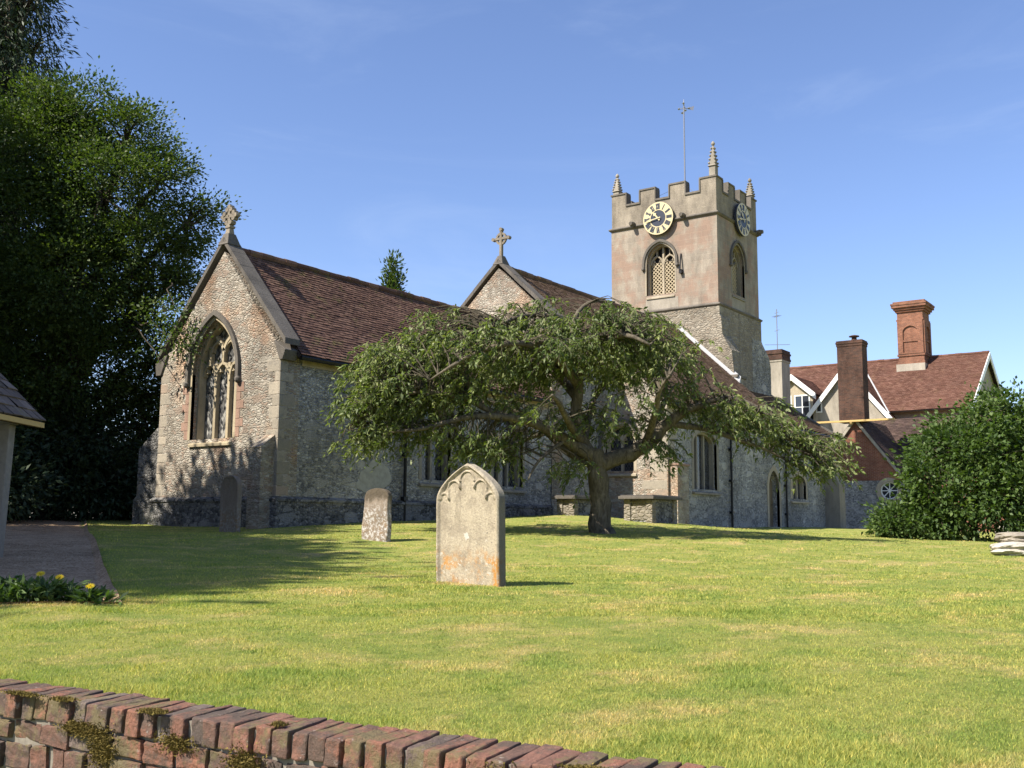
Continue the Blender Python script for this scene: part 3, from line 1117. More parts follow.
def buttress(name, pts_yz, x0, x1, mat, along_x=True, label=None):
    mb = MB()
    A = [(x0, a, z) if along_x else (a, x0, z) for a, z in pts_yz]
    B = [(x1, a, z) if along_x else (a, x1, z) for a, z in pts_yz]
    n = len(A)
    mb.face(A)
    mb.face(B[::-1])
    for k in range(n):
        mb.face([A[k], A[(k+1) % n], B[(k+1) % n], B[k]][::-1])
    o = mb.build(name, mat, CH, bevel=0.02)
    me = o.data
    return o


buttress('buttress', [(0.0, -0.6), (-0.46, -0.6), (-0.46, 2.02), (-0.48, 2.06), (0.0, 2.42)], 0.10, 0.58, M['gable'], False)
buttress('buttress', [(W_CH+0.013, -0.6), (W_CH+1.25, -0.6), (W_CH+1.25, 0.75), (W_CH+1.1, 0.85), (W_CH+1.1, 2.25), (W_CH+0.013, 3.0)], 0.13, 0.85, M['plinth'], True)

# chancel roof, ridge, coping, cross
sl_ = (CRZ-CEZ)/(RY+0.3)
roof('chancel_roof', (0.38, -0.36, CRZ-sl_*(RY+0.36)), (1, 0, 0), 13.0-0.38, (0, RY+0.36, sl_*(RY+0.36)), math.hypot(RY+0.36, sl_*(RY+0.36)), M['chtile'], CH)
roof('chancel_roof', (0.38, 2*RY+0.36, CRZ-sl_*(RY+0.36)), (1, 0, 0), 13.0-0.38, (0, -RY-0.36, sl_*(RY+0.36)), math.hypot(RY+0.36, sl_*(RY+0.36)), M['chtile'], CH, ex=0.3, tw=0.4)
ridge('ridge_tiles', (0.4, RY, CRZ+0.0), (13.0, RY, CRZ+0.0), 0.12, M['chtile'], CH)


def coping(x0, x1, yc, zc, ylo, zlo, yhi, zhi, th=0.13, mat=None):
    """gable coping: two raking slabs and kneelers; apex (yc, zc)"""
    mb = MB()
    for (ye, ze) in ((ylo, zlo), (yhi, zhi)):
        n = 7
        for i in range(n):
            t0, t1 = i/n, (i+0.985)/n
            ya, za = ye+(yc-ye)*t0, ze+(zc-ze)*t0
            yb, zb = ye+(yc-ye)*t1, ze+(zc-ze)*t1
            j = random.uniform(-0.008, 0.008)
            pr = [(ya, za+j), (yb, zb+j), (yb, zb+th+j), (ya, za+th+j)]
            if ye > yc:
                pr = pr[::-1]
            A = [(x0, y, z) for y, z in pr]
            B = [(x1, y, z) for y, z in pr]
            mb.face(A)
            mb.face(B[::-1])
            for k in range(4):
                mb.face([A[k], A[(k+1) % 4], B[(k+1) % 4], B[k]][::-1])
    return mb


cp = coping(-0.07, 0.45, RY, CRZ+0.10, -0.22, CRZ+0.10-sl_*(RY+0.22), 2*RY+0.22, CRZ+0.10-sl_*(RY+0.22), 0.16)
cp.hexa([(-0.04, -0.10, 4.40), (0.45, -0.10, 4.40), (0.45, 0.02, 4.40), (-0.04, 0.02, 4.40)], [(-0.05, -0.22, 4.66), (0.46, -0.22, 4.66), (0.46, 0.25, 4.95), (-0.05, 0.25, 4.95)])
cp.hexa([(-0.06, 5.08, 4.35), (0.5, 5.08, 4.35), (0.5, 5.30, 4.35), (-0.06, 5.30, 4.35)], [(-0.06, 4.8, 4.95), (0.5, 4.8, 4.95), (0.5, 5.36, 4.72), (-0.06, 5.36, 4.72)])
# small gabled apex stone that carries the cross
cp.hexa([(-0.09, RY-0.22, CRZ+0.05), (0.40, RY-0.22, CRZ+0.05), (0.40, RY+0.22, CRZ+0.05), (-0.09, RY+0.22, CRZ+0.05)], [(0.02, RY-0.11, CRZ+0.40), (0.28, RY-0.11, CRZ+0.40), (0.28, RY+0.11, CRZ+0.40), (0.02, RY+0.11, CRZ+0.40)])
cp.build('gable_coping', M['coping'], CH, bevel=0.015)
slopez = 7.70


def plate(mb, outline, x0, x1):
    outline = ccw(outline)
    fr = Fr((x0, 0, 0), EW)
    slab(mb, fr, outline, (), 0.0, -(x1-x0))


mb = MB()   # cross of the chancel gable: foliated arms on a knopped stem
z0 = CRZ+0.36
yc = -RY
x0, x1 = 0.08, 0.22
mb.hexa([(x0-0.03, RY-0.10, z0), (x1+0.03, RY-0.10, z0), (x1+0.03, RY+0.10, z0), (x0-0.03, RY+0.10, z0)], [(x0+0.01, RY-0.06, z0+0.32), (x1-0.01, RY-0.06, z0+0.32), (x1-0.01, RY+0.06, z0+0.32), (x0+0.01, RY+0.06, z0+0.32)])
mb.box(x0-0.03, x1+0.03, RY-0.11, RY+0.11, z0+0.20, z0+0.27)
zc = z0+0.56
for k in range(4):
    a = k*math.pi/2
    dy, dz = math.cos(a), math.sin(a)
    px, pz = -dz, dy
    for t, hw in ((0.0, 0.055), ):
        o1 = [(yc+dy*0.02+px*hw, zc+dz*0.02+pz*hw), (yc+dy*0.02-px*hw, zc+dz*0.02-pz*hw), (yc+dy*0.20-px*hw*0.8, zc+dz*0.20-pz*hw*0.8), (yc+dy*0.20+px*hw*0.8, zc+dz*0.20+pz*hw*0.8)]
        plate(mb, o1, x0+0.002*k, x1-0.002*k)
    for (t, s_) in ((0.19, -0.085), (0.19, 0.085), (0.275, 0.0)):
        cy, cz2 = yc+dy*t+px*s_, zc+dz*t+pz*s_
        plate(mb, [(cy+0.068*math.cos(q), cz2+0.068*math.sin(q)) for q in np.linspace(0, 2*math.pi, 9)[:-1]], x0-0.005-0.003*k-0.01*abs(s_), x1+0.005+0.003*k+0.01*abs(s_))
mb.build('gable_cross', M['parapet'], CH, bevel=0.012)

# nave: gable, walls and roof
NX0, NRZ, NEZ = 13.0, 10.0, 4.73
NY = 2.45
nsl = (NRZ-NEZ)/(NY+3.3)
mb = MB()
fN = Fr((NX0, 0, 0), EW)
zt = NRZ-0.10
slab(mb, fN, [(-4.95, -0.6), (0.05, -0.6), (0.05, zt-nsl*(NY+0.05)), (-NY, zt), (-4.95, zt-nsl*2.5)], (), 0, -0.7)
mb.build('nave_gable_wall', M['gable'], CH)
MB().box(13.7, 16.34, -0.05, 0.6, -0.6, 7.35).box(13.7, 28.0, 4.35, 4.95, -0.6, 7.35).build('nave_wall', M['flint'], CH)
roof('nave_roof', (NX0+0.42, -0.35, NRZ-nsl*(NY+0.35)), (1, 0, 0), 16.2-NX0-0.42, (0, NY+0.35, nsl*(NY+0.35)), math.hypot(1, nsl)*(NY+0.35), M['nvtile'], CH)
roof('nave_roof', (16.2, -3.3, NEZ), (1, 0, 0), 28.0-16.2, (0, NY+3.3, nsl*(NY+3.3)), math.hypot(1, nsl)*(NY+3.3), M['nvtile'], CH)
roof('nave_roof', (NX0+0.42, 5.25, NRZ-nsl*2.8), (1, 0, 0), 28.0-NX0-0.42, (0, -2.8, nsl*2.8), math.hypot(1, nsl)*2.8, M['nvtile'], CH, ex=0.3, tw=0.4)
ridge('ridge_tiles', (NX0+0.4, NY, NRZ), (28.0, NY, NRZ), 0.13, M['nvtile'], CH)
cp = coping(NX0-0.07, NX0+0.45, NY, NRZ+0.08, -0.25, NRZ+0.08-nsl*(NY+0.25), 2*NY+0.25, NRZ+0.08-nsl*(NY+0.25), 0.18)
cp.hexa([(NX0-0.09, NY-0.24, NRZ+0.05), (NX0+0.42, NY-0.24, NRZ+0.05), (NX0+0.42, NY+0.24, NRZ+0.05), (NX0-0.09, NY+0.24, NRZ+0.05)], [(NX0+0.05, NY-0.10, NRZ+0.42), (NX0+0.29, NY-0.10, NRZ+0.42), (NX0+0.29, NY+0.10, NRZ+0.42), (NX0+0.05, NY+0.10, NRZ+0.42)])
cp.build('gable_coping', M['coping'], CH, bevel=0.015)
mb = MB()   # ringed cross on the nave gable
x0, x1 = NX0+0.10, NX0+0.22
z0 = NRZ+0.43
yc = -NY
plate(mb, [(yc-0.055, z0), (yc+0.055, z0), (yc+0.045, z0+1.05), (yc-0.045, z0+1.05)], x0, x1)
zc = z0+0.68
plate(mb, [(yc-0.36, zc-0.045), (yc-0.0555, zc-0.045), (yc-0.0555, zc+0.045), (yc-0.36, zc+0.045)], x0, x1)
plate(mb, [(yc+0.0555, zc-0.045), (yc+0.36, zc-0.045), (yc+0.36, zc+0.045), (yc+0.0555, zc+0.045)], x0, x1)
fr_ = Fr((x0, 0, 0), EW)
tt = np.linspace(0, 2*math.pi, 33)
ring(mb, fr_, [(yc+0.17*math.cos(t), zc+0.17*math.sin(t)) for t in tt], [(yc+0.25*math.cos(t), zc+0.25*math.sin(t)) for t in tt], -0.02, -0.10)
for dy, dz in ((-0.36, 0), (0.36, 0), (0, 0.37)):
    plate(mb, [(yc+dy+0.075*math.cos(t), zc+dz+0.075*math.sin(t)) for t in np.linspace(0, 2*math.pi, 9)[:-1]], x0-0.015, x1+0.015)
mb.build('gable_cross', M['parapet'], CH, bevel=0.01)

# aisle
AX0, AX1, AY = 16.34, 34.4, -3.0
fA = Fr((AX0, AY, 0), SW)
fAE = Fr((AX0, 0, 0), EW)
mb = MB()
aw_c, aw_h = 0.95, 0.62
slab(mb, fAE, [(0.051, -0.6), (3.0, -0.6), (3.0, 4.78), (0.051, 4.78+nsl*2.8)], [opening(aw_c, aw_h, 2.15, 3.3, 0.62)], 0, -0.6)
mb.build('aisle_east_wall', M['gable'], CH)
window('aisle_window', CH, fAE, aw_c, aw_h, 2.15, 3.3, 0.62, 2, 0.28, M['dress'], M['glassS'], 0.13, True, None, 'lights', 0.02)
mb = MB()
A1 = (19.6-AX0, 1.05)
A2 = (29.9-AX0, 0.92)
AD = (26.75-AX0, 0.62)
slab(mb, fA, [(0.6, -0.6), (AX1-AX0-0.6, -0.6), (AX1-AX0-0.6, 4.66), (0.6, 4.66)],
     [opening(A1[0], A1[1], 1.52, 3.35, 0.45), opening(A2[0], A2[1], 1.38, 2.05, 0.45), opening(AD[0], AD[1], 0.06, 1.75, 0.85)], 0, -0.6)
mb.box(AX0+0.002, AX0+0.6, AY, AY+0.002, -0.6, 4.66) if False else None
mb.build('aisle_wall', M['flint'], CH)
mb = MB()
mb.box(AX1-0.6, AX1, AY, 0.0, -0.6, 4.66)
mb.build('aisle_end_wall', M['flint'], CH)
window('aisle_window', CH, fA, A1[0], A1[1], 1.52, 3.35, 0.45, 3, 0.3, M['quoin'], M['glassS'], 0.2, False, None, 'flat', 0.06)
window('aisle_window', CH, fA, A2[0], A2[1], 1.38, 2.05, 0.45, 3, 0.28, M['dress'], M['glassS'], 0.2, False, None, 'flat', 0.04)
mb = MB()
inn = [(AD[0]+AD[1], 0.0)] + arch(AD[0], AD[1], 1.75, 0.85) + [(AD[0]-AD[1], 0.0)]
out = [(AD[0]+AD[1]+0.2, 0.0)] + arch(AD[0], AD[1]+0.2, 1.75, 1.1) + [(AD[0]-AD[1]-0.2, 0.0)]
ring(mb, fA, inn, out, 0.012, -0.12)
dr = mb.build('doorway', M['dress'], CH, bevel=0.01)
mb = MB()
for k in range(7):
    a0 = AD[0]-AD[1]+k*AD[1]*2/7
    slab(mb, fA, [(a0+0.003, 0.0), (a0+AD[1]*2/7-0.003, 0.0), (a0+AD[1]*2/7-0.003, 2.62), (a0+0.003, 2.62)], (), -0.32-0.006*(k % 2), -0.40)
mb.build('door', M['door'], dr)
MB().tube([fA.P(AD[0]+0.4, 1.05, -0.30), fA.P(AD[0]+0.4, 1.05, -0.26), fA.P(AD[0]+0.3, 1.05, -0.25)], 0.02, 6).build('handle', M['black'], dr)
# aisle corner buttress, west corner buttress
buttress('buttress', [(AY-0.003, -0.6), (AY-0.34, -0.6), (AY-0.34, 2.35), (AY-0.37, 2.37), (AY-0.003, 2.75)], AX0+0.12, AX0+1.05, M['gable'], True)
mb = MB()
mb.box(AX0+0.09, AX0+1.08, AY-0.40, AY-0.013, 2.33, 2.40)
mb.build('buttress_cap', M['pink'], CH, bevel=0.01)
buttress('buttress', [(AY-0.003, -0.6), (AY-0.75, -0.6), (AY-0.75, 2.2), (AY-0.5, 2.75), (AY-0.5, 3.3), (AY-0.003, 3.9)], AX1-0.9, AX1-0.05, M['quoin'], True)
mb = MB()
z, k = 0.0, 0
while z < 4.4:
    hh = random.uniform(0.26, 0.38)
    la, lb = ((0.55, 0.62), (0.75, 1.0))[k % 2]
    z1 = min(z+hh-0.014, 4.6)
    if z > 2.98:
        mb.box(AX0-0.006, AX0+la, AY-0.006, AY+0.03, z, z1, 0.7)
    mb.box(AX0-0.006, AX0+0.02, AY+0.0305, AY+lb*random.uniform(0.7, 1.1), z, z1, 0.4+0.6*random.random())
    z += hh
    k += 1
mb.build('quoins', M['qblock'], CH, bevel=0.02, rnd=True)
MB().tube([(16.2, -3.34, 4.60), (34.4, -3.34, 4.58)], 0.07, 8).box(16.2, 34.4, -3.28, -3.003, 4.64, 4.68).build('gutter', M['black'], CH)
for x in (21.9, 28.05):
    mbx = downpipe(x, -3.0, -0.3, 4.55, -0.34)
# lean-to roof at the far end, verge slabs, cheek
lz0, lz1, ly1 = 4.73, 6.98, 0.1
roof('aisle_roof', (28.0, -3.3, lz0), (1, 0, 0), 6.5, (0, ly1+3.3, lz1-lz0), math.hypot(ly1+3.3, lz1-lz0), M['nvtile'], CH)
mb = MB()
MB().hexa([(27.9, 0.1, lz1-0.3), (27.9, -3.2, lz0-0.3), (27.97, -3.2, lz0-0.3), (27.97, 0.1, lz1-0.3)], [(27.9, 0.1, NRZ-nsl*2.35-0.06), (27.9, -3.2, lz0+0.02), (27.97, -3.2, lz0+0.02), (27.97, 0.1, NRZ-nsl*2.35-0.06)]).build('cheek_wall', M['lowtower'], CH)
mb.hexa([(34.2, -3.4, 4.55), (34.55, -3.4, 4.55), (34.55, 0.1, 6.85), (34.2, 0.1, 6.85)], [(34.2, -3.4, 4.78), (34.55, -3.4, 4.78), (34.55, 0.1, 7.09), (34.2, 0.1, 7.09)])
mb.build('verge_coping', M['coping'], CH, bevel=0.01)
MB().box(33.3, 34.4, 0.0, 0.6, -0.6, 6.9).build('aisle_end_wall', M['flint'], CH)
slab(MB(), Fr((AX1, 0, 0), (0, 1, 0)), [(-3, 4.66), (0, 4.66), (0, 6.6)], (), 0, -0.3).build('aisle_gable', M['flint'], CH)
# lead flashing against the tower
mb = MB()
p0, p1 = np.array([27.86, 2.35, 0]), np.array([27.86, -1.0, 0])
za = lambda y: NRZ-nsl*abs(NY-y)
mb.hexa([(27.80, 2.3, za(2.3)+0.04), (27.80, -1.0, za(-1.0)+0.04), (27.99, -1.0, za(-1.0)+0.04), (27.99, 2.3, za(2.3)+0.04)], [(27.80, 2.3, za(2.3)+0.09), (27.80, -1.0, za(-1.0)+0.09), (27.99, -1.0, za(-1.0)+0.36), (27.99, 2.3, za(2.3)+0.36)])
mb.build('lead_flashing', M['lead'], CH)

# ------------------------------------------------------------------ tower (part of the church)
TX0, TX1, TY0, TY1 = 28.0, 33.1, 0.10, 6.12
SZ1, SZ2 = 10.85, 15.52
fTE = Fr((TX0, 0, 0), EW)
fTS = Fr((0, TY0, 0), SW)
MB().box(TX0-0.08, TX1+0.08, TY0-0.08, TY1+0.08, -0.6, SZ1).build('tower_base', M['lowtower'], CH)
mb = MB()
bz0, bzs, brise = 11.75, 13.45, 0.95
bE, bS = -3.25, 30.45
slab(mb, fTE, [(-TY1, SZ1), (-TY0, SZ1), (-TY0, SZ2), (-TY1, SZ2)], [opening(bE, 0.80, bz0, bzs, brise)], 0, -0.8)
slab(mb, fTS, [(TX0+0.8, SZ1), (TX1, SZ1), (TX1, SZ2), (TX0+0.8, SZ2)], [opening(bS, 0.80, bz0, bzs, brise)], 0, -0.8)
mb.box(TX1-0.8, TX1, TY0+0.8, TY1, SZ1, SZ2)
mb.box(TX0+0.8, TX1-0.8, TY1-0.8, TY1, SZ1, SZ2)
mb.box(TX0+0.8, TX1-0.8, TY0+0.8, TY1-0.8, SZ2-0.4, SZ2-0.1)
mb.build('tower_wall', M['tower'], CH)
window('belfry_window', CH, fTE, bE, 0.80, bz0, bzs, brise, 2, 0.45, M['dress'], M['louvre'], 0.08, True, 'sunlit belfry window with pale pierced lattice', 'twin')
window('belfry_window', CH, fTS, bS, 0.80, bz0, bzs, brise, 2, 0.45, M['quoin'], M['louvre'], 0.08, True, 'shaded belfry window', 'twin')
mb = MB()
slab(mb, fTE, [(bE-0.85, bz0-0.85), (bE+0.98, bz0-0.85), (bE+0.98, bz0-0.21), (bE-0.85, bz0-0.21)], (), 0.008, -0.05)
mb.build('apron', M['render'], CH)
mb = MB()
slab(mb, fTS, [(bS-0.8, bz0-0.9), (bS+0.8, bz0-0.9), (bS+0.8, bz0-0.21), (bS-0.8, bz0-0.21)], (), 0.008, -0.05)
mb.build('apron', M['render'], CH)


def string(z, dpt, ht, x0, x1, y0, y1):
    mb = MB()
    a = [(x0-0.0, y0), (x1, y0), (x1, y1), (x0, y1)]

    def rg(o, zz):
        return [(x0-o, y0-o, zz), (x1+o, y0-o, zz), (x1+o, y1+o, zz), (x0-o, y1+o, zz)]
    mb.hexa(rg(dpt*0.35, z-ht*0.5), rg(dpt, z-ht*0.1))
    mb.hexa(rg(dpt, z-ht*0.1), rg(dpt, z+ht*0.12))
    mb.hexa(rg(dpt, z+ht*0.12), rg(0.01, z+ht*0.5))
    return mb.build('string_course', M['darkstone'], CH, bevel=0.01)


string(SZ1+0.03, 0.15, 0.24, TX0, TX1, TY0, TY1)
string(SZ2+0.02, 0.12, 0.20, TX0, TX1, TY0, TY1)
# parapet: 4 merlons and 3 crenels a side
PZ0, PZ1, PZ2 = SZ2+0.05, 16.72, 17.40
ins = 0.02
px0, px1, py0, py1 = TX0+ins, TX1-ins, TY0+ins, TY1-ins
thk = 0.38
mb = MB()
mb.box(px0, px1, py0, py0+thk, PZ0, PZ1)
mb.box(px0, px1, py1-thk, py1, PZ0, PZ1)
mb.box(px0, px0+thk, py0+thk, py1-thk, PZ0, PZ1)
mb.box(px1-thk, px1, py0+thk, py1-thk, PZ0, PZ1)
cpg = MB()


def crenel(fr, L, skip):
    seg = L/7
    for k in range(7):
        a0, a1 = k*seg, (k+1)*seg
        if k % 2 == 0:
            s0 = skip if k == 0 else 0
            s1 = skip if k == 6 else 0
            slab(mb, fr, [(a0+s0, PZ1), (a1-s1, PZ1), (a1-s1, PZ2), (a0+s0, PZ2)], (), 0, -thk)
            slab(cpg, fr, [(a0+s0-(0.05 if not s0 else 0), PZ2), (a1-s1+(0.05 if not s1 else 0), PZ2), (a1-s1+(0.05 if not s1 else 0), PZ2+0.08), (a0+s0-(0.05 if not s0 else 0), PZ2+0.08)], (), 0.045, -thk-0.045)
            if k > 0:
                slab(cpg, fr, [(a0-0.06, PZ1+0.10), (a0-0.001, PZ1+0.10), (a0-0.001, PZ2-0.001), (a0-0.06, PZ2-0.001)], (), 0.055, -thk-0.055)
            if k < 6:
                slab(cpg, fr, [(a1+0.001, PZ1+0.10), (a1+0.06, PZ1+0.10), (a1+0.06, PZ2-0.001), (a1+0.001, PZ2-0.001)], (), 0.055, -thk-0.055)
        else:
            slab(cpg, fr, [(a0+0.001, PZ1+0.001), (a1-0.001, PZ1+0.001), (a1-0.001, PZ1+0.10), (a0+0.001, PZ1+0.10)], (), 0.06, -thk-0.06)


crenel(Fr((px0, py1, 0), (0, -1, 0)), py1-py0, 0)
crenel(Fr((px0, py0, 0), (1, 0, 0)), px1-px0, thk)
crenel(Fr((px1, py0, 0), (0, 1, 0)), py1-py0, 0)
crenel(Fr((px1, py1, 0), (-1, 0, 0)), px1-px0, thk)
pa = mb.build('parapet', M['parapet'], CH)
cpg.build('parapet_coping', M['darkstone'], pa, bevel=0.012)


def pinnacle(x, y, zb, hs, hp):
    mb = MB()
    w_ = 0.17
    mb.box(x-w_, x+w_, y-w_, y+w_, zb, zb+hs)
    mb.hexa([(x-w_-0.06, y-w_-0.06, zb+hs), (x+w_+0.06, y-w_-0.06, zb+hs), (x+w_+0.06, y+w_+0.06, zb+hs), (x-w_-0.06, y+w_+0.06, zb+hs)],
            [(x-w_, y-w_, zb+hs+0.07), (x+w_, y-w_, zb+hs+0.07), (x+w_, y+w_, zb+hs+0.07), (x-w_, y+w_, zb+hs+0.07)])
    z1 = zb+hs+0.05
    mb.hexa([(x-w_, y-w_, z1), (x+w_, y-w_, z1), (x+w_, y+w_, z1), (x-w_, y+w_, z1)], [(x-0.035, y-0.035, z1+hp), (x+0.035, y-0.035, z1+hp), (x+0.035, y+0.035, z1+hp), (x-0.035, y+0.035, z1+hp)])
    for k in range(5):
        t = (k+0.6)/5.4
        ww = w_*(1-t)+0.035*t+0.015
        for sx in (-1, 1):
            for sy in (-1, 1):
                mb.lathe([(0.03, -0.05), (0.058, 0.0), (0.03, 0.05)], (x+sx*ww, y+sy*ww, z1+hp*t), 6)
    mb.lathe([(0.05, -0.02), (0.10, 0.05), (0.10, 0.12), (0.03, 0.22)], (x, y, z1+hp), 8)
    return mb.build('pinnacle', M['quoin'], CH, bevel=0.008)


pinnacle(px0+0.22, py0+0.22, PZ2+0.10, 0.50, 1.05)
pinnacle(px0+0.22, py1-0.22, PZ2-0.35, 0.62, 0.75)
pinnacle(px1-0.22, py0+0.22, PZ2-0.35, 0.62, 0.75)
# rainwater spouts
for fr, aa in ((fTE, (-4.75, -1.88)), (fTS, (32.9,))):
    for a in aa:
        mb = MB()
        p, q2 = fr.P(a, SZ2+0.12, 0), fr.P(a, SZ2+0.10, 0.42)
        mb.tube([p, (p+q2)/2, q2], [0.11, 0.14, 0.10], 8)
        mb.tube([fr.P(a, SZ2+0.02, 0.05), fr.P(a, SZ2-0.02, 0.30)], [0.07, 0.09], 6)
        mb.build('spout', M['darkstone'], CH)
mb = MB()   # iron bracket beside the belfry light
mb.tube([fTE.P(-2.05, 12.75, 0.02), fTE.P(-2.05, 12.85, 0.22), fTE.P(-2.07, 13.45, 0.10), fTE.P(-2.07, 13.7, 0.02)], 0.035, 6)
mb.box(TX0-0.2, TX0-0.002, 1.98, 2.12, 12.66, 12.86)
mb.build('bracket', M['black'], CH)


def clock(fr, c, z):
    n = 48
    tt = np.linspace(0, 2*math.pi, n+1)
    mb = MB()
    slab(mb, fr, [(c+0.86*math.cos(t), z+0.86*math.sin(t)) for t in tt[:-1]], (), 0.24, 0.12)
    o = mb.build('clock_face', M['clockblue'], CH)
    mb = MB()
    ring(mb, fr, [(c+0.43*math.cos(t), z+0.43*math.sin(t)) for t in tt], [(c+0.855*math.cos(t), z+0.855*math.sin(t)) for t in tt], 0.256, 0.235)
    mb.build('dial_ring', M['gold'], o)
    nm = MB()
    rom = ['XII', 'I', 'II', 'III', 'IIII', 'V', 'VI', 'VII', 'VIII', 'IX', 'X', 'XI']
    wid = {'I': 0.055, 'V': 0.12, 'X': 0.12}
    for k, s_ in enumerate(rom):
        th = math.pi/2-k*math.pi/6
        er = np.array([math.cos(th), math.sin(th)])
        et = np.array([math.sin(th), -math.cos(th)])
        tot = sum(wid[ch] for ch in s_)
        x = -tot/2

        def pt(a, b):
            v = er*b+et*a
            return (c+v[0], z+v[1])
        for ch in s_:
            xm = x+wid[ch]/2
            if ch == 'I':
                ribbon(nm, fr, [pt(xm, 0.50), pt(xm, 0.76)], 0.045, 0.266, 0.25)
            elif ch == 'V':
                ribbon(nm, fr, [pt(xm-0.045, 0.76), pt(xm, 0.50)], 0.055, 0.266, 0.25)
                ribbon(nm, fr, [pt(xm+0.045, 0.76), pt(xm, 0.50)], 0.042, 0.268, 0.25)
            else:
                ribbon(nm, fr, [pt(xm-0.045, 0.76), pt(xm+0.045, 0.50)], 0.055, 0.266, 0.25)
                ribbon(nm, fr, [pt(xm+0.045, 0.76), pt(xm-0.045, 0.50)], 0.042, 0.268, 0.25)
            x += wid[ch]
        for rr in (0.49, 0.77):
            ribbon(nm, fr, [pt(-tot/2, rr), pt(tot/2, rr)], 0.022, 0.264, 0.25)
    nm.build('numerals', M['clockblue'], o)
    for nme, frac, L, wd, dd in (('hour_hand', 10.72/12, 0.44, 0.13, 0.29), ('minute_hand', 43.5/60, 0.72, 0.085, 0.32)):
        th = math.pi/2-frac*2*math.pi
        er = np.array([math.cos(th), math.sin(th)])
        et = np.array([math.sin(th), -math.cos(th)])

        def pp(b, a):
            v = er*b+et*a
            return (c+v[0], z+v[1])
        hb = MB()
        slab(hb, fr, [pp(-0.16, -wd*0.3), pp(L*0.45, -wd*0.3), pp(L*0.62, -wd*0.75), pp(L, 0), pp(L*0.62, wd*0.75), pp(L*0.45, wd*0.3), pp(-0.16, wd*0.3)], (), dd, dd-0.015)
        hb.build(nme, M['gold'], o)
    return o


clock(fTE, -3.23, 15.68)
clock(fTS, 30.74, 15.78)
# weather vane mast
mb = MB()
vx, vy = 30.45, 3.0
mb.tube([(vx, vy, 15.3), (vx, vy, 22.75)], [0.05, 0.035], 8)
mb.tube([(vx, vy, 18.2), (px0+0.3, vy+1.5, 16.8)], 0.012, 4).tube([(vx, vy, 18.2), (px0+0.3, vy-1.6, 16.8)], 0.012, 4)
ms = mb.build('mast', M['grey_metal'], CH)
mb = MB()
for zz, ang, L in ((22.6, 0.4, 0.30), (22.42, 1.97, 0.26), (22.25, 0.9, 0.2)):
    d = Vector((math.cos(ang), math.sin(ang), 0))
    p = Vector((vx, vy, zz))
    mb.tube([p-d*L, p+d*L], 0.022, 5)
    for e in (-1, 1):
        mb.lathe([(0.02, -0.06), (0.075, 0.0), (0.02, 0.06)], tuple(p+d*L*e), 8)
mb.tube([(vx, vy, 22.7), (vx, vy, 22.95)], [0.03, 0.01], 6)
d = Vector((0.5, -0.86, 0))
p = Vector((vx, vy, 22.42))
mb.face([p+d*0.1+Vector((0, 0, 0.02)), p+d*0.5+Vector((0, 0, -0.12)), p+d*0.55+Vector((0, 0, 0.13))])
mb.build('weather_vane', M['grey_metal'], ms)
# clasping buttress at the near lower corner, and the far lower one
mb = MB()
fb = Fr((TX0-0.09, 0, 0), EW)


def prof_prism(mb, fr, prof, d1):
    slab(mb, fr, prof, (), 0.0, d1)


prof_prism(mb, fb, [(-1.1, -0.6), (0.86, -0.6), (0.86, 7.15), (0.70, 7.2), (0.58, 8.55), (0.50, 8.62), (0.12, 9.35), (0.06, 10.2), (-0.05, 10.45), (-1.1, 10.45)], -1.15)
mb.build('tower_buttress', M['lowtower'], CH, bevel=0.02)
mb = MB()
prof_prism(mb, Fr((0, TY0-0.09, 0), SW), [(31.9, -0.6), (34.35, -0.6), (34.35, 8.5), (34.15, 9.0), (33.3, 9.6), (33.15, 9.75), (31.9, 9.75)], -0.9)
mb.build('tower_buttress', M['flint'], CH, bevel=0.02)
MB().box(TX0-0.22, TX0+0.9, -0.92, -0.0, 7.16, 7.30).build('buttress_cap', M['darkstone'], CH, bevel=0.015)

# ------------------------------------------------------------------ brick outbuilding
OB = thing('brick_outbuilding', 'small red brick gabled outbuilding on a flint base, with a round white window', 'outbuilding', (43, -1.55, -0.3))


def rel(o):
    return Vector(o.location)


class Off:
    """build children in world coordinates: shift meshes into the thing's local space"""
    def __init__(s, o):
        s.o = o

    def __call__(s, child):
        child.data.transform(Matrix.Translation(-rel(s.o)))
        return child


ob = Off(OB)
fO = Fr((43, 0, 0), EW)
oc, oz = 1.70, 6.40
osl = 1.32
ow = 2.75
mb = MB()
rw = (3.50, 2.20)
circ = [(rw[0]+0.52*math.cos(t), rw[1]+0.60*math.sin(t)) for t in np.linspace(0, 2*math.pi, 29)[:-1]]
slab(mb, fO, [(oc-ow, 2.75), (oc+0.9, 2.75), (oc+1.2, 2.75), (oc+ow, 2.75), (oc, oz)], [], 0, -0.35)
mb.box(43.35, 52, -oc-ow+0.2, -oc+ow-0.2, -0.6, 2.5)
ob(mb.build('brick_gable', M['brick'], OB))
mb = MB()
slab(mb, fO, [(oc-ow, -0.9), (oc+ow+0.3, -0.9), (oc+ow+0.3, 2.745), (oc-ow, 2.745)], [circ if False else [(rw[0]+0.52*math.cos(t), 2.16+0.54*math.sin(t)) for t in np.linspace(0, 2*math.pi, 29)[:-1]]], 0, -0.35)
ob(mb.build('flint_base', M['flint'], OB))
tt = np.linspace(0, 2*math.pi, 29)
mb = MB()
ring(mb, fO, [(rw[0]+0.50*math.cos(t), 2.16+0.50*math.sin(t)) for t in tt], [(rw[0]+0.74*math.cos(t), 2.16+0.74*math.sin(t)) for t in tt], 0.05, -0.1)
rwn = ob(mb.build('round_window', M['dress'], OB, bevel=0.01))
mb = MB()
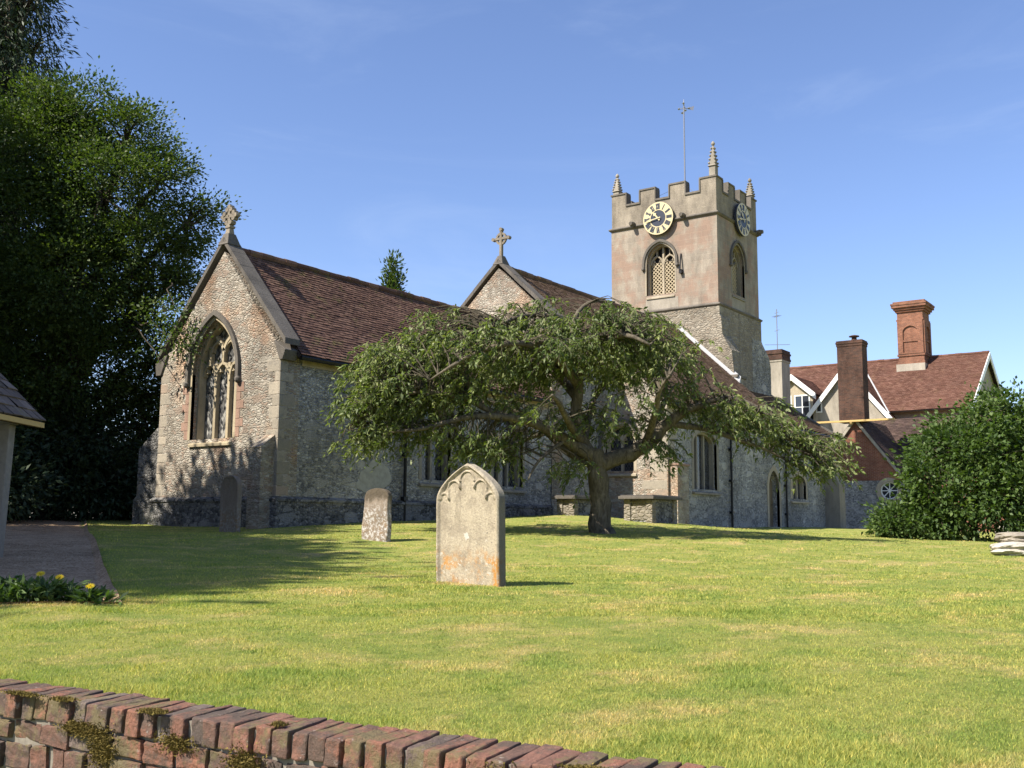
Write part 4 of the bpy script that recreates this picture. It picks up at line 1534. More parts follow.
for k in range(4):
    a = k*math.pi/4
    ribbon(mb, fO, [(rw[0]-0.5*math.cos(a), 2.16-0.5*math.sin(a)), (rw[0]+0.5*math.cos(a), 2.16+0.5*math.sin(a))], 0.05, -0.10-0.003*k, -0.15)
ring(mb, fO, [(rw[0]+0.44*math.cos(t), 2.16+0.44*math.sin(t)) for t in tt], [(rw[0]+0.51*math.cos(t), 2.16+0.51*math.sin(t)) for t in tt], -0.08, -0.16)
ob(mb.build('glazing_bars', M['white'], rwn))
mb = MB()
mb.face([fO.P(rw[0]+0.51*math.cos(t), 2.16+0.51*math.sin(t), -0.17) for t in tt[:-1]])
ob(mb.build('pane', M['pane'], rwn))
for sg in (-1, 1):
    ye = -oc+sg*(ow+0.25)
    ob_r = roof('roof', (42.85, ye, oz+0.08-osl*(ow+0.25)), (1, 0, 0), 9.0, (0, -sg*(ow+0.25), osl*(ow+0.25)), math.hypot(1, osl)*(ow+0.25), M['shadetile'], OB, 0.22, 0.14)
    ob(ob_r)
    for c_ in ob_r.children:
        ob(c_)
mb = MB()
for sg in (-1, 1):
    p = [(oc, oz+0.10), (oc+sg*(ow+0.25), oz+0.10-osl*(ow+0.25)), (oc+sg*(ow+0.25), oz-0.16-osl*(ow+0.25)), (oc, oz-0.16)]
    slab(mb, fO, p, (), 0.16, 0.04)
ob(mb.build('bargeboard', M['render'], OB))
# sooty brick stack
mb = MB()
mb.box(42.78, 43.75, -2.32, -0.82, 6.2, 10.75)
mb.box(42.75, 43.78, -2.35, -0.79, 10.75, 10.9)
mb.box(42.72, 43.81, -2.38, -0.76, 10.9, 11.02)
mb.box(42.75, 43.78, -2.35, -0.79, 11.02, 11.1)
st = ob(mb.build('chimney', M['soot'], OB, bevel=0.012))
ob(MB().lathe([(0.15, 0.0), (0.17, 0.05), (0.15, 0.12), (0.14, 0.24), (0.30, 0.26), (0.30, 0.31), (0.12, 0.36)], (43.2, -1.75, 11.09), 12).build('chimney_pot', M['soot'], st))

ob(MB().box(42.60, 42.72, -4.05, 0.72, 6.20, 6.31).box(42.6, 42.72, -1.62, -1.50, 6.05, 6.199).build('gutter_beam', M['ochre'], OB))

# ------------------------------------------------------------------ the big house behind
HS = thing('house', 'large house with red tiled roof, white bargeboards and tall brick chimneys behind the church', 'house', (56, 2, -0.3))
hs = Off(HS)


def hroof(*a, **k):
    o = roof(*a, **k)
    hs(o)
    for c_ in o.children:
        hs(c_)
    return o


HR, HZ, HSL = 60.0, 12.35, 0.68
hx0 = 53.4
mb = MB()
mb.box(54.2, 66.0, -5.7, 14.0, -0.6, HZ-HSL*(HR-54.2)-0.15)
slab(mb, Fr((0, -5.7, 0), SW), [(54.2, HZ-HSL*5.8-0.15), (65.8, HZ-HSL*5.8-0.15), (HR, HZ-0.12)], (), 0, -0.3)
hs(mb.build('wall', M['render'], HS))
hroof('roof', (hx0, -6.0, HZ-HSL*(HR-hx0)), (0, 1, 0), 20.5, (HR-hx0, 0, HSL*(HR-hx0)), math.hypot(1, HSL)*(HR-hx0), M['hstile'], HS, tw=0.24, ex=0.15)
hroof('roof', (66.6, -6.0, HZ-HSL*6.6), (0, 1, 0), 20.5, (-6.6, 0, HSL*6.6), math.hypot(1, HSL)*6.6, M['hstile'], HS, tw=0.5, ex=0.35)
hs(ridge('ridge_tiles', (HR, -6.0, HZ), (HR, 14.5, HZ), 0.13, M['hstile'], HS))
fHg = Fr((0, -6.0, 0), SW)
mb = MB()
for sg in (-1, 1):
    slab(mb, fHg, [(HR, HZ+0.02), (HR+sg*6.6, HZ+0.02-HSL*6.6), (HR+sg*6.6, HZ-0.42-HSL*6.6), (HR, HZ-0.42)], (), 0.06, 0.0)
hs(mb.build('bargeboard', M['white'], HS))
# front gable with render, bargeboards and windows
gy, gzp, gX = 2.05, 11.15, 53.2
gsl = 1.22
gw = 3.05
fG = Fr((gX, 0, 0), EW)
mb = MB()
slab(mb, fG, [(-gy-gw, -0.6), (-gy+gw, -0.6), (-gy+gw, gzp-gsl*gw-0.1), (-gy, gzp-0.1), (-gy-gw, gzp-gsl*gw-0.1)], (), 0, -0.25)
hs(mb.build('front_gable', M['render'], HS))
for sg in (-1, 1):
    hroof('gable_roof', (gX-0.25, gy+sg*(gw+0.2), gzp-gsl*(gw+0.2)), (1, 0, 0), 4.6, (0, -sg*(gw+0.2), gsl*(gw+0.2)), math.hypot(1, gsl)*(gw+0.2), M['hstile'], HS, tw=0.24, ex=0.15)
mb = MB()
for sg in (-1, 1):
    slab(mb, fG, [(-gy, gzp+0.06), (-gy+sg*(gw+0.25), gzp+0.06-gsl*(gw+0.25)), (-gy+sg*(gw+0.25), gzp-0.40-gsl*(gw+0.25)), (-gy, gzp-0.40)], (), 0.30, 0.22)
hs(mb.build('bargeboard', M['white'], HS))
mb = MB()
mb.tube([(gX+0.05, gy+sg*1.0, gzp-gsl*0.0) for sg in (0, 0.01)], 0.01, 4)
# valley leads
v0 = (58.3, gy-0.1, 11.28)
mbv = MB().tube([(58.24, gy-0.02, gzp+0.03), (53.1, gy-2.9, gzp-gsl*2.9+0.06)], 0.07, 6)
hs(mbv.build('valley_lead', M['lead'], HS))


def casement(parent, fr, a0, a1, z0, z1, cols, rows, d=0.03):
    mb = MB()
    slab(mb, fr, [(a0, z0), (a1, z0), (a1, z1), (a0, z1)], [[(a0+0.09, z0+0.09), (a1-0.09, z0+0.09), (a1-0.09, z1-0.09), (a0+0.09, z1-0.09)]], d, -0.02)
    for k in range(1, cols):
        a = a0+(a1-a0)*k/cols
        ribbon(mb, fr, [(a, z0+0.05), (a, z1-0.05)], 0.06, d-0.004, -0.01)
    for k in range(1, rows):
        z = z0+(z1-z0)*k/rows
        ribbon(mb, fr, [(a0+0.05, z), (a1-0.05, z)], 0.05, d-0.008, -0.01)
    o = hs(mb.build('window', M['white'], parent))
    g = MB()
    g.face([fr.P(*p, 0.004) for p in [(a0+0.05, z0+0.05), (a1-0.05, z0+0.05), (a1-0.05, z1-0.05), (a0+0.05, z1-0.05)]])
    hs(g.build('pane', M['pane'], o))
    return o


casement(HS, fG, -2.5, -1.55, 7.7, 9.6, 2, 2)
casement(HS, fG, -4.2, -3.75, 8.0, 8.7, 1, 1)
casement(HS, fG, 0.1-0.35, 0.1+0.25, 8.0, 8.9, 1, 1) if False else None
# gutter beam in front of the gable
# link range with its roof's shade put into the tile colour, between outbuilding and house
hroof('link_roof', (46.6, -9.0, 3.9), (0, 1, 0), 8.6, (3.2, 0, 3.05), 4.42, M['shadetile'], HS, tw=0.24, ex=0.15)
hs(MB().box(47.0, 53.1, -8.8, -0.8, -0.6, 4.1).box(49.85, 53.1, -8.8, -0.8, 4.1, 6.9).build('link_wall', M['brick'], HS))
# dormer at left
dX = 53.2
fD = Fr((dX, 0, 0), EW)
dy, dz, dw = 5.85, 10.8, 1.45
dsl = 0.85
mb = MB()
slab(mb, fD, [(-dy-dw, 7.0), (-dy+dw, 7.0), (-dy+dw, dz-dsl*dw-0.1), (-dy, dz-0.1), (-dy-dw, dz-dsl*dw-0.1)], (), 0, -0.25)
mb.box(dX+0.25, dX+3.0, dy-dw, dy+dw, 7.0, dz-dsl*dw-0.12)
dm = hs(mb.build('dormer', M['ochre'] if False else M['dress'], HS))
for sg in (-1, 1):
    hroof('dormer_roof', (dX-0.25, dy+sg*(dw+0.25), dz-dsl*(dw+0.25)), (1, 0, 0), 4.4, (0, -sg*(dw+0.25), dsl*(dw+0.25)), math.hypot(1, dsl)*(dw+0.25), M['hstile'], HS, tw=0.24, ex=0.15)
mb = MB()
for sg in (-1, 1):
    slab(mb, fD, [(-dy, dz+0.06), (-dy+sg*(dw+0.3), dz+0.06-dsl*(dw+0.3)), (-dy+sg*(dw+0.3), dz-0.38-dsl*(dw+0.3)), (-dy, dz-0.38)], (), 0.30, 0.22)
hs(mb.build('bargeboard', M['white'], HS))
casement(HS, fD, -dy+0.1, -dy+1.25, 7.6, 9.35, 2, 2)
casement(HS, fD, -dy-1.25, -dy-0.1, 7.6, 9.35, 2, 2)
# big orange brick stack
mb = MB()
cx0, cx1, cy0, cy1 = 58.6, 60.4, -1.95, -0.15
mb.box(cx0, cx1, cy0, cy1, 9.5, 15.6)
for z0, z1, o_ in ((11.75, 11.95, 0.05), (12.35, 12.5, 0.07), (14.95, 15.08, 0.06), (15.6, 15.75, 0.10), (15.75, 15.92, 0.20), (15.92, 16.1, 0.32), (16.1, 16.24, 0.36), (16.24, 16.38, 0.22)):
    mb.box(cx0-o_, cx1+o_, cy0-o_, cy1+o_, z0, z1)
fC = Fr((cx0, 0, 0), EW)
fC2 = Fr((0, cy0, 0), SW)
for fr, c0 in ((fC, -(cy0+cy1)/2), (fC2, (cx0+cx1)/2)):
    slab(mb, fr, [(c0-0.895, 12.51), (c0+0.895, 12.51), (c0+0.895, 14.945), (c0-0.895, 14.945)], [opening(c0, 0.52, 12.6, 14.1, 0.45)], 0.10, 0.002)
    slab(mb, fr, [(c0-0.52, 13.4), (c0+0.52, 13.4), (c0+0.52, 13.55), (c0-0.52, 13.55)], (), 0.06, 0.002)
bc = hs(mb.build('chimney', M['orange'], HS, bevel=0.012))
hs(MB().box(cx0-0.3, cx1+0.1, cy0-0.1, cy1+0.1, 11.05, 11.75).build('lead_apron', M['render'], bc))
hs(MB().lathe([(0.16, 0), (0.18, 0.08), (0.14, 0.2)], (59.4, -1.05, 16.37), 10).build('chimney_pot', M['orange'], bc))
# rendered stack with aerial
mb = MB()
mb.box(49.0, 50.5, 5.0, 6.2, 6.0, 11.35)
mb.box(48.96, 50.54, 4.96, 6.24, 11.2, 11.35)
rc = hs(mb.build('chimney', M['render'], HS, bevel=0.02))
mb = MB()
mb.box(48.93, 50.57, 4.93, 6.27, 11.351, 11.5)
mb.box(48.97, 50.53, 4.97, 6.23, 11.5, 11.75)
mb.box(48.92, 50.58, 4.92, 6.28, 11.75, 11.87)
mb.box(48.97, 50.53, 4.97, 6.23, 11.87, 12.05)
hs(mb.build('brick_cap', M['soot'], rc))
mb = MB()
ax, ay = 49.7, 5.55
mb.tube([(ax, ay, 12.0), (ax, ay, 15.0)], 0.03, 6)
for z, L, ang in ((14.5, 0.35, 0.9), (14.75, 0.25, 0.9), (12.5, 0.85, -1.05), (13.5, 0.3, 0.9)):
    d = Vector((math.cos(ang), math.sin(ang), 0))
    mb.tube([Vector((ax, ay, z))-d*L, Vector((ax, ay, z))+d*L], 0.018, 5)
for k in range(5):
    d = Vector((math.cos(0.9), math.sin(0.9), 0))
    e = Vector((-d.y, d.x, 0))
    p = Vector((ax, ay, 14.5))+d*(k-2)*0.15
    mb.tube([p-e*0.22, p+e*0.22], 0.01, 4)
hs(mb.build('aerial', M['grey_metal'], rc))

# ------------------------------------------------------------------ gravestones


def stone(name, label, base, rz, width, height, thick, topf, relief, mat, lean=(0, 0), nx_=60, nz_=100):
    """upright slab: displaced front face, plain back; topf(t) gives half width at relative height"""
    t = thing(name, label, 'gravestone', base, rz)
    zz = np.concatenate([np.linspace(-0.25, height*0.72, int(nz_*0.6)), height*(1-0.28*(1-np.linspace(0, 1, int(nz_*0.4))[1:])**1.6)])
    ss = np.linspace(-1, 1, nx_)
    hw = np.array([topf(z/height)*width/2 for z in zz])
    X = ss[None, :]*hw[:, None]
    Z = np.repeat(zz[:, None], nx_, 1)
    D = relief(X, Z, hw[:, None]*np.ones_like(X))
    edge = np.minimum(1, (1-np.abs(ss))[None, :]*hw[:, None]/0.02)
    front = -thick/2-(D)*1.0+(1-np.sqrt(np.clip(edge, 0, 1)))*0.012
    mb = MB()
    nz2 = len(zz)
    V = [(X[i, j], front[i, j], Z[i, j]) for i in range(nz2) for j in range(nx_)]
    V += [(X[i, j], thick/2-(0 if 0 < j < nx_-1 else 0.008), Z[i, j]) for i in range(nz2) for j in range(nx_)]
    mb.v = V
    o = nz2*nx_
    for i in range(nz2-1):
        for j in range(nx_-1):
            a, b, c, d = i*nx_+j, i*nx_+j+1, (i+1)*nx_+j+1, (i+1)*nx_+j
            mb.f.append((a, b, c, d))
            mb.f.append((o+d, o+c, o+b, o+a))
        for j in (0, nx_-1):
            a, d = i*nx_+j, (i+1)*nx_+j
            f = (a, d, o+d, o+a)
            mb.f.append(f if j == 0 else f[::-1])
    i = nz2-1
    for j in range(nx_-1):
        a, b = i*nx_+j, i*nx_+j+1
        mb.f.append((a, b, o+b, o+a))
    mb.r = [0.5]*len(mb.f)
    s_ = mb.build('slab', mat, t, smooth=False)
    s_.rotation_euler = (lean[0], lean[1], 0)
    me = s_.data
    sm_ = [abs(p.normal.y) > 0.25 for p in me.polygons]
    me.polygons.foreach_set('use_smooth', sm_)
    return t


def np_noise(X, Z, seed, f):
    r = np.random.default_rng(seed)
    out = 0
    amp = 1.0
    for k in range(5):
        for _ in range(3):
            a = r.uniform(0, math.pi)
            ph = r.uniform(0, 6.28)
            out = out+amp*np.sin(f*(X*math.cos(a)+Z*math.sin(a))+ph)/3
        f *= 1.9
        amp *= 0.62
    return out


GH, GW = 1.27, 0.86


def gs_top(t):
    if t < 0.70:
        return 1.0-0.015*t
    s = (t-0.70)/0.30
    return 0.99*max(0.03, (1-s**1.75)**0.92)


def gs_relief(X, Z, HW):
    d = np.full_like(X, 0.0)
    # rim following the outline
    dist = (HW-np.abs(X))*np.where(Z > GH*0.70, 0.72, 1.0)
    dist = np.minimum(dist, (GH-Z)*0.9+0.0)
    rim = np.clip(1-np.abs(dist-0.025)/0.022, 0, 1)
    d += 0.014*sm(0, 1, rim)
    panel = sm(0.045, 0.06, dist)
    d -= 0.016*panel
    # cusped blind tracery below the head
    for cx, cz, r in ((0.0, 1.085, 0.095), (-0.18, 1.00, 0.082), (0.18, 1.00, 0.082), (-0.315, 0.885, 0.065), (0.315, 0.885, 0.065)):
        rr = np.hypot(X-cx, (Z-cz)*0.95)
        arcb = np.clip(1-np.abs(rr-r)/0.016, 0, 1)*(Z > cz-0.004)
        d += 0.017*sm(0, 1, arcb)*panel
        d += 0.009*sm(r, r-0.012, rr)*0
    for cx, z0_, z1_ in ((-0.096, 1.02, 1.09), (0.096, 1.02, 1.09), (-0.255, 0.90, 1.0), (0.255, 0.90, 1.0)):
        d += 0.015*sm(0.018, 0.006, np.abs(X-cx))*sm(z0_-0.03, z0_, Z)*sm(z1_+0.01, z1_-0.01, Z)*panel
    er = np_noise(X, Z, 3, 9.0)
    d += 0.0025*er
    pit = np_noise(X, Z, 8, 38.0)
    d -= 0.005*sm(0.9, 1.6, pit)
    d -= 0.010*sm(0.25, 0.02, Z)*(0.5+0.5*np.sin(X*17+2))
    return d


def gravemat(name, base, dark, orange, white, oz=0.45, topdark=0.5):
    q = NT(name)
    c = q.coord()
    sx = q.n('SeparateXYZ')
    q.t.links.new(c, sx.inputs[0])
    f = q.noise(c, 45, 6, 0.75)
    g = q.noise(q.coord('Object', (1, 1, 0.25)), 7, 6, 0.7)
    col = q.mix(1.0, base, q.ramp(f, [(0.25, (0.55,)*3), (0.7, (1.2,)*3)]), 'MULTIPLY')
    streak = q.map(g, 0.50, 0.68, 0, 0.75, True)
    up_ = q.map(sx.outputs[2], 0.35, 1.05, 0.25, 1.0)
    col = q.mix(q.math('MULTIPLY', streak, up_), col, dark)
    bl_ = q.map(q.noise(q.coord('Object', loc=(6, 2, 9)), 5.5, 7, 0.75), 0.46, 0.62, 0, 0.6, True)
    col = q.mix(bl_, col, q.mix(1.0, dark, (1.45, 1.45, 1.5), 'MULTIPLY'))
    sp = q.map(q.noise(q.coord('Object', loc=(4, 1, 0)), 55, 4, 0.8), 0.58, 0.66, 0, 0.85, True)
    col = q.mix(sp, col, (0.09, 0.085, 0.075))
    side = q.map(q.math('ABSOLUTE', sx.outputs[0]), 0.06, 0.30, 0.35, 1.0)
    om = q.map(q.noise(q.coord('Object', loc=(1.5, 0, 2)), 9, 6, 0.75), 0.47, 0.60, 0, 0.9, True)
    om = q.math('MULTIPLY', om, q.map(sx.outputs[2], oz, oz-0.25, 0, 1, True))
    om = q.math('MULTIPLY', om, side)
    col = q.mix(om, col, orange)
    wm = q.map(q.noise(q.coord('Object', loc=(7, 3, 5)), 16, 5, 0.8), 0.58 if oz < 0.6 else 0.49, 0.66 if oz < 0.6 else 0.58, 0, 0.85, True)
    wm = q.math('MULTIPLY', wm, q.map(sx.outputs[2], oz+0.15, oz-0.2, 0.15, 1.0, True))
    col = q.mix(wm, col, white)
    # one round white lichen rosette
    dx = q.math('SUBTRACT', sx.outputs[0], -0.015)
    dz = q.math('SUBTRACT', sx.outputs[2], 0.50)
    rr = q.math('SQRT', q.math('ADD', q.math('MULTIPLY', dx, dx), q.math('MULTIPLY', dz, dz)))
    rr = q.math('ADD', rr, q.math('MULTIPLY', q.math('SUBTRACT', q.noise(q.coord(), 28, 3, 0.6), 0.5), 0.09))
    col = q.mix(q.map(rr, 0.022, 0.042, 0.8 if oz < 0.6 else 0.0, 0, True), col, (0.52, 0.49, 0.43))
    sd = q.map(q.math('ABSOLUTE', sx.outputs[0]), 0.419, 0.424, 0, 0.75 if oz < 0.6 else 0.0, True)  # narrow sides darkened: shade deepened in the colour, along with dark lichen and dirt
    col = q.mix(sd, col, (0.10, 0.092, 0.078))
    td = q.map(q.math('ADD', sx.outputs[2], q.math('MULTIPLY', q.math('SUBTRACT', g, 0.5), 0.5)), topdark, topdark+0.12, 0, 0.85, True)
    col = q.mix(td, col, (0.075, 0.06, 0.04))
    return q.done(col, 0.93, q.bump(f, 0.6, 0.012), 0.15)


M['grave'] = gravemat('lichened_limestone', (0.41, 0.35, 0.255), (0.15, 0.125, 0.09), (0.42, 0.20, 0.045), (0.55, 0.52, 0.45), 0.45, 1.9)
M['grave2'] = gravemat('eroded_limestone', (0.25, 0.20, 0.15), (0.13, 0.10, 0.075), (0.24, 0.16, 0.09), (0.52, 0.50, 0.47), 0.62, 0.70)
M['grave3'] = gravemat('dark_gravestone', (0.20, 0.165, 0.13), (0.12, 0.10, 0.08), (0.20, 0.13, 0.07), (0.25, 0.24, 0.22), 0.62, 2.2)

gp = at(470, 584, 11.0)
stone('gravestone', 'large pale pointed gravestone with carved cusps and orange lichen, nearest on the sunlit lawn', (gp[0], gp[1], gz(gp[0], gp[1])), -math.pi/2, GW, GH, 0.12, gs_top, gs_relief, M['grave'], (0.012, -0.006), 90, 170)


def sm_top(t):
    if t < 0.78:
        return 0.95+0.05*math.sin(t*7)
    if t < 0.86:
        return 0.93
    s = (t-0.86)/0.14
    return 0.90*max(0.05, (1-s**2.2))**0.5


sp2 = at(376, 540, 20)
stone('gravestone', 'small eroded gravestone with dark rounded top and white lichen, before the chancel side wall', (sp2[0], sp2[1], gz(sp2[0], sp2[1])), -math.pi/2+0.1, 0.62, 1.0, 0.14, sm_top, lambda X, Z, H: 0.012*np_noise(X, Z, 5, 8)-0.02*sm(0.55, 0.95, Z), M['grave2'], (-0.02, 0.015), 40, 60)


def rd_top(t):
    if t < 0.80:
        return 0.97
    s = (t-0.80)/0.20
    return 0.97*max(0.04, (1-s*s))**0.5


sp3 = at(229.5, 532, 25.7)
stone('gravestone', 'dark round topped gravestone standing in shade close to the gable wall', (sp3[0], sp3[1], gz(sp3[0], sp3[1])), -math.pi/2-0.05, 0.72, 1.40, 0.13, rd_top, lambda X, Z, H: 0.01*np_noise(X, Z, 6, 9)-0.02*sm(0.05, 0.07, H-np.abs(X))*sm(1.36, 1.30, Z), M['grave3'], (0.0, 0.0), 40, 60)


# ------------------------------------------------------------------ chest tombs
def chest(label, p, rz, L, Wd, H):
    z = gz(p[0], p[1])
    t = thing('chest_tomb', label, 'tomb', (p[0], p[1], z), rz, 'chest tombs beside the aisle')
    mb = MB()
    mb.box(-L/2+0.2, L/2-0.2, -Wd/2+0.17, Wd/2-0.17, -0.3, H-0.10)
    mb.build('chest', M['plinth'], t, bevel=0.03)
    for sx in (-1, 1):
        mb = MB()
        for sy in (-1, 1):
            cx, cy = sx*(L/2-0.27), sy*(Wd/2-0.24)
            mb.box(cx-0.13, cx+0.13, cy-0.12, cy+0.12, -0.3, H-0.101)
        mb.box(sx*(L/2-0.24)-0.06, sx*(L/2-0.24)+0.06, -Wd/2+0.361, Wd/2-0.361, 0.05, H-0.12)
        mb.build('end_panel', M['lowtower'], t, bevel=0.03)
    mb = MB()
    mb.box(-L/2, L/2, -Wd/2, Wd/2, H-0.10, H)
    mb.box(-L/2+0.05, L/2-0.05, -Wd/2+0.05, Wd/2-0.05, H, H+0.03)
    o = mb.build('ledger', M['coping'], t, bevel=0.02)
    return t


chest('long chest tomb with overhanging slab right of the trunk, before the sunlit church corner', at(651, 521, 33), 0.0, 2.0, 1.25, 0.80)
chest('low chest tomb with thin slab left of the trunk, against the shaded nave wall', at(577, 515, 35.2), 0.0, 1.75, 0.95, 0.66)


# ------------------------------------------------------------------ stone fragments at right
def boulder(name, label, c, size, mat, seed, flat=0.5):
    mb = MB()
    r = np.random.default_rng(seed)
    n, k = 44, 26
    for i in range(k):
        ph = math.pi*(i/(k-1))-math.pi/2
        for j in range(n):
            a = 2*math.pi*j/n
            x, y, z = math.cos(ph)*math.cos(a), math.cos(ph)*math.sin(a), math.sin(ph)
            p = 1/(abs(x)**3+abs(y)**3+abs(z)**3)**(1/3)
            nn = 1+0.12*math.sin(4*x+seed)*math.sin(3.5*y+2)+0.06*math.sin(9*z+7*x+seed)+0.05*float(np_noise(np.array(x+seed), np.array(y*1.3+z*2.1), seed, 5.0))+r.uniform(-0.012, 0.012)
            mb.v.append((x*p*nn*size[0], y*p*nn*size[1], z*p*nn*size[2]))
    for i in range(k-1):
        for j in range(n):
            mb.f.append((i*n+j, i*n+(j+1) % n, (i+1)*n+(j+1) % n, (i+1)*n+j))
    mb.r = [0.5]*len(mb.f)
    o = mb.build(name, mat, None)
    o.location = tuple(map(float, c))
    return tag(o, label, 'stone')


M['pale'] = dressed('pale_lichened_stone', (0.50, 0.46, 0.39), 0.5)
rp = at(1015, 556, 20)
boulder('fallen_stone', 'flat pale white stone lying on the grass at the right edge under a grey slab', (rp[0], rp[1], gz(rp[0], rp[1])+0.10), (0.50, 0.42, 0.15), M['pale'], 3)
rp2 = at(1021, 546, 20.2)
boulder('fallen_stone', 'grey slab fragment lying on top of the flat white stone at the right edge', (rp2[0], rp2[1], gz(rp[0], rp[1])+0.33), (0.48, 0.40, 0.11), M['quoin'], 5)

# low pale wall beyond the shrub at far right
lw = thing('garden_wall', 'low pale stone wall glimpsed beyond the big shrub at the right edge', 'wall', (*at(1030, 530, 36)[:2], -0.4))
mb = MB()
d_ = r0*1.0
for i in range(8):
    a = Vector((r0[0], r0[1], 0))*(i*1.0-1.1)
    b = a+Vector((r0[0], r0[1], 0))*0.995
    nrm = Vector((fh[0], fh[1], 0))*0.25
    mb.hexa([a-nrm+Vector((0, 0, -0.3)), b-nrm+Vector((0, 0, -0.3)), b+nrm+Vector((0, 0, -0.3)), a+nrm+Vector((0, 0, -0.3))], [a-nrm+Vector((0, 0, 0.62)), b-nrm+Vector((0, 0, 0.62)), b+nrm+Vector((0, 0, 0.62)), a+nrm+Vector((0, 0, 0.62))])
mb.build('stonework', M['pale'], lw)

# ------------------------------------------------------------------ front wall of brick headers over flint and brick
FW = thing('brick_wall', 'low mossy brick garden wall with a header coping in the foreground', 'wall', (-16.0, -16.1, -1.5))
qb = NT('coping_brick')
r_ = qb.attr('rnd')
cf = qb.noise(qb.coord(), 40, 6, 0.75)
cg = qb.noise(qb.coord(), 6, 6, 0.7)
cb = qb.ramp(r_, [(0, (0.12, 0.07, 0.055)), (0.3, (0.20, 0.088, 0.06)), (0.62, (0.27, 0.108, 0.065)), (0.82, (0.30, 0.115, 0.07)), (0.9, (0.115, 0.085, 0.078)), (1.0, (0.22, 0.17, 0.14))])
cb = qb.mix(1.0, cb, qb.ramp(cf, [(0.25, (0.42,)*3), (0.75, (1.35,)*3)]), 'MULTIPLY')
cb = qb.mix(qb.map(qb.noise(qb.coord('Object', loc=(2, 7, 1)), 70, 4, 0.8), 0.60, 0.68, 0, 0.8, True), cb, (0.04, 0.035, 0.03))
cb = qb.mix(0.22, cb, (0.21, 0.165, 0.135))
cb = qb.mix(qb.map(cg, 0.43, 0.57, 0, 0.8, True), cb, (0.085, 0.07, 0.058))
cb = qb.mix(qb.map(qb.noise(qb.coord('Object', loc=(3, 3, 3)), 24, 5, 0.8), 0.60, 0.70, 0, 0.8, True), cb, (0.36, 0.32, 0.28))
cb = qb.mix(qb.map(qb.noise(qb.coord('Object', loc=(8, 1, 3)), 4.5, 6, 0.75), 0.50, 0.60, 0, 0.8, True), cb, (0.15, 0.125, 0.065))
M['copbrick'] = qb.done(cb, 0.9, qb.bump(cf, 1.0, 0.014), 0.15)
M['mortar'] = plain('old_mortar', (0.20, 0.175, 0.14), 0.95, 0.4, 0, 30)
M['moss'] = plain('dry_moss', (0.17, 0.13, 0.04), 1.0, 0.6, 0, 90, 0.05)
dirw = np.array([-0.113, 1.0])
dirw /= np.linalg.norm(dirw)          # along the wall towards +y
nrw = np.array([-dirw[1], dirw[0]])   # towards the road (-x)
CT = -0.555
org = np.array([-16.0, -16.1])


def wp(s, d, z):                       # s along wall, d out towards the road, world
    p = org+dirw*s+nrw*d
    return Vector((p[0]+16.0, p[1]+16.1, z+1.5))


mb = MB()
s = -7.5
rb = random.Random(5)
while s < 6.0:
    wd = rb.uniform(0.062, 0.072)
    j = [rb.uniform(-0.006, 0.006) for _ in range(8)]
    e0, e1 = rb.uniform(-0.014, 0.012), rb.uniform(-0.008, 0.008)
    h0 = CT-0.098+j[0]
    sk = rb.uniform(-0.012, 0.012)
    A = [wp(s, 0.0+e1, h0), wp(s+wd, 0.0+e1, h0), wp(s+wd+sk, 0.232+e0, h0), wp(s+sk, 0.232+e0, h0)]
    B = [wp(s+j[5]*0.5, 0.0+e1, CT+j[1]), wp(s+wd+j[5]*0.5, 0.0+e1, CT+j[2]), wp(s+wd+sk+j[6]*0.5, 0.226+e0+j[7], CT-0.008+j[3]), wp(s+sk+j[6]*0.5, 0.226+e0+j[7], CT-0.008+j[4])]
    # subdivided brick with worn arrises
    mb.hexa(A[::-1], B[::-1], rb.random())
    s += wd+rb.uniform(0.009, 0.016)
cpb = mb.build('coping', M['copbrick'], FW, bevel=0.006, rnd=True)
sub = cpb.modifiers.new('sub', 'SUBSURF')
sub.subdivision_type = 'SIMPLE'
sub.levels = sub.render_levels = 2
tx = bpy.data.textures.new('wear', 'CLOUDS')
tx.noise_scale = 0.035
dm_ = cpb.modifiers.new('wear', 'DISPLACE')
dm_.texture = tx
dm_.strength = 0.012
dm_.mid_level = 0.55
dm_.texture_coords = 'LOCAL'
mb = MB()
mb.hexa([wp(-7.5, 0.015, -1.7), wp(-7.5, 0.205, -1.7), wp(6, 0.205, -1.7), wp(6, 0.015, -1.7)], [wp(-7.5, 0.015, CT-0.022), wp(-7.5, 0.205, CT-0.022), wp(6, 0.205, CT-0.022), wp(6, 0.015, CT-0.022)])
mb.build('mortar_core', M['mortar'], FW)
mb = MB()
z = CT-0.115
row = 0
while z > -1.55:
    hh = 0.072 if row < 1 else rb.uniform(0.075, 0.12)
    s = -7.5+rb.uniform(0, 0.1)
    while s < 6.0:
        wd = rb.choice((0.15, 0.14, 0.07, 0.10, 0.15)) if row < 3 else rb.uniform(0.10, 0.26)
        e = 0.218+rb.uniform(-0.012, 0.016)
        jj = [rb.uniform(-0.008, 0.008) for _ in range(8)]
        A = [wp(s+jj[0], 0.20, z-hh), wp(s+wd+jj[1], 0.20, z-hh), wp(s+wd+jj[1], e, z-hh+jj[2]), wp(s+jj[0], e, z-hh+jj[3])]
        B = [wp(s+jj[4], 0.20, z), wp(s+wd+jj[5], 0.20, z), wp(s+wd+jj[5], e, z+jj[6]), wp(s+jj[4], e, z+jj[7])]
        mb.hexa(A[::-1], B[::-1], rb.random())
        s += wd+rb.uniform(0.012, 0.03)
    z -= hh+rb.uniform(0.012, 0.022)
    row += 1
fb_ = mb.build('wall_face', M['copbrick'], FW, bevel=0.010, rnd=True)
sub = fb_.modifiers.new('sub', 'SUBSURF')
sub.subdivision_type = 'SIMPLE'
sub.levels = sub.render_levels = 2
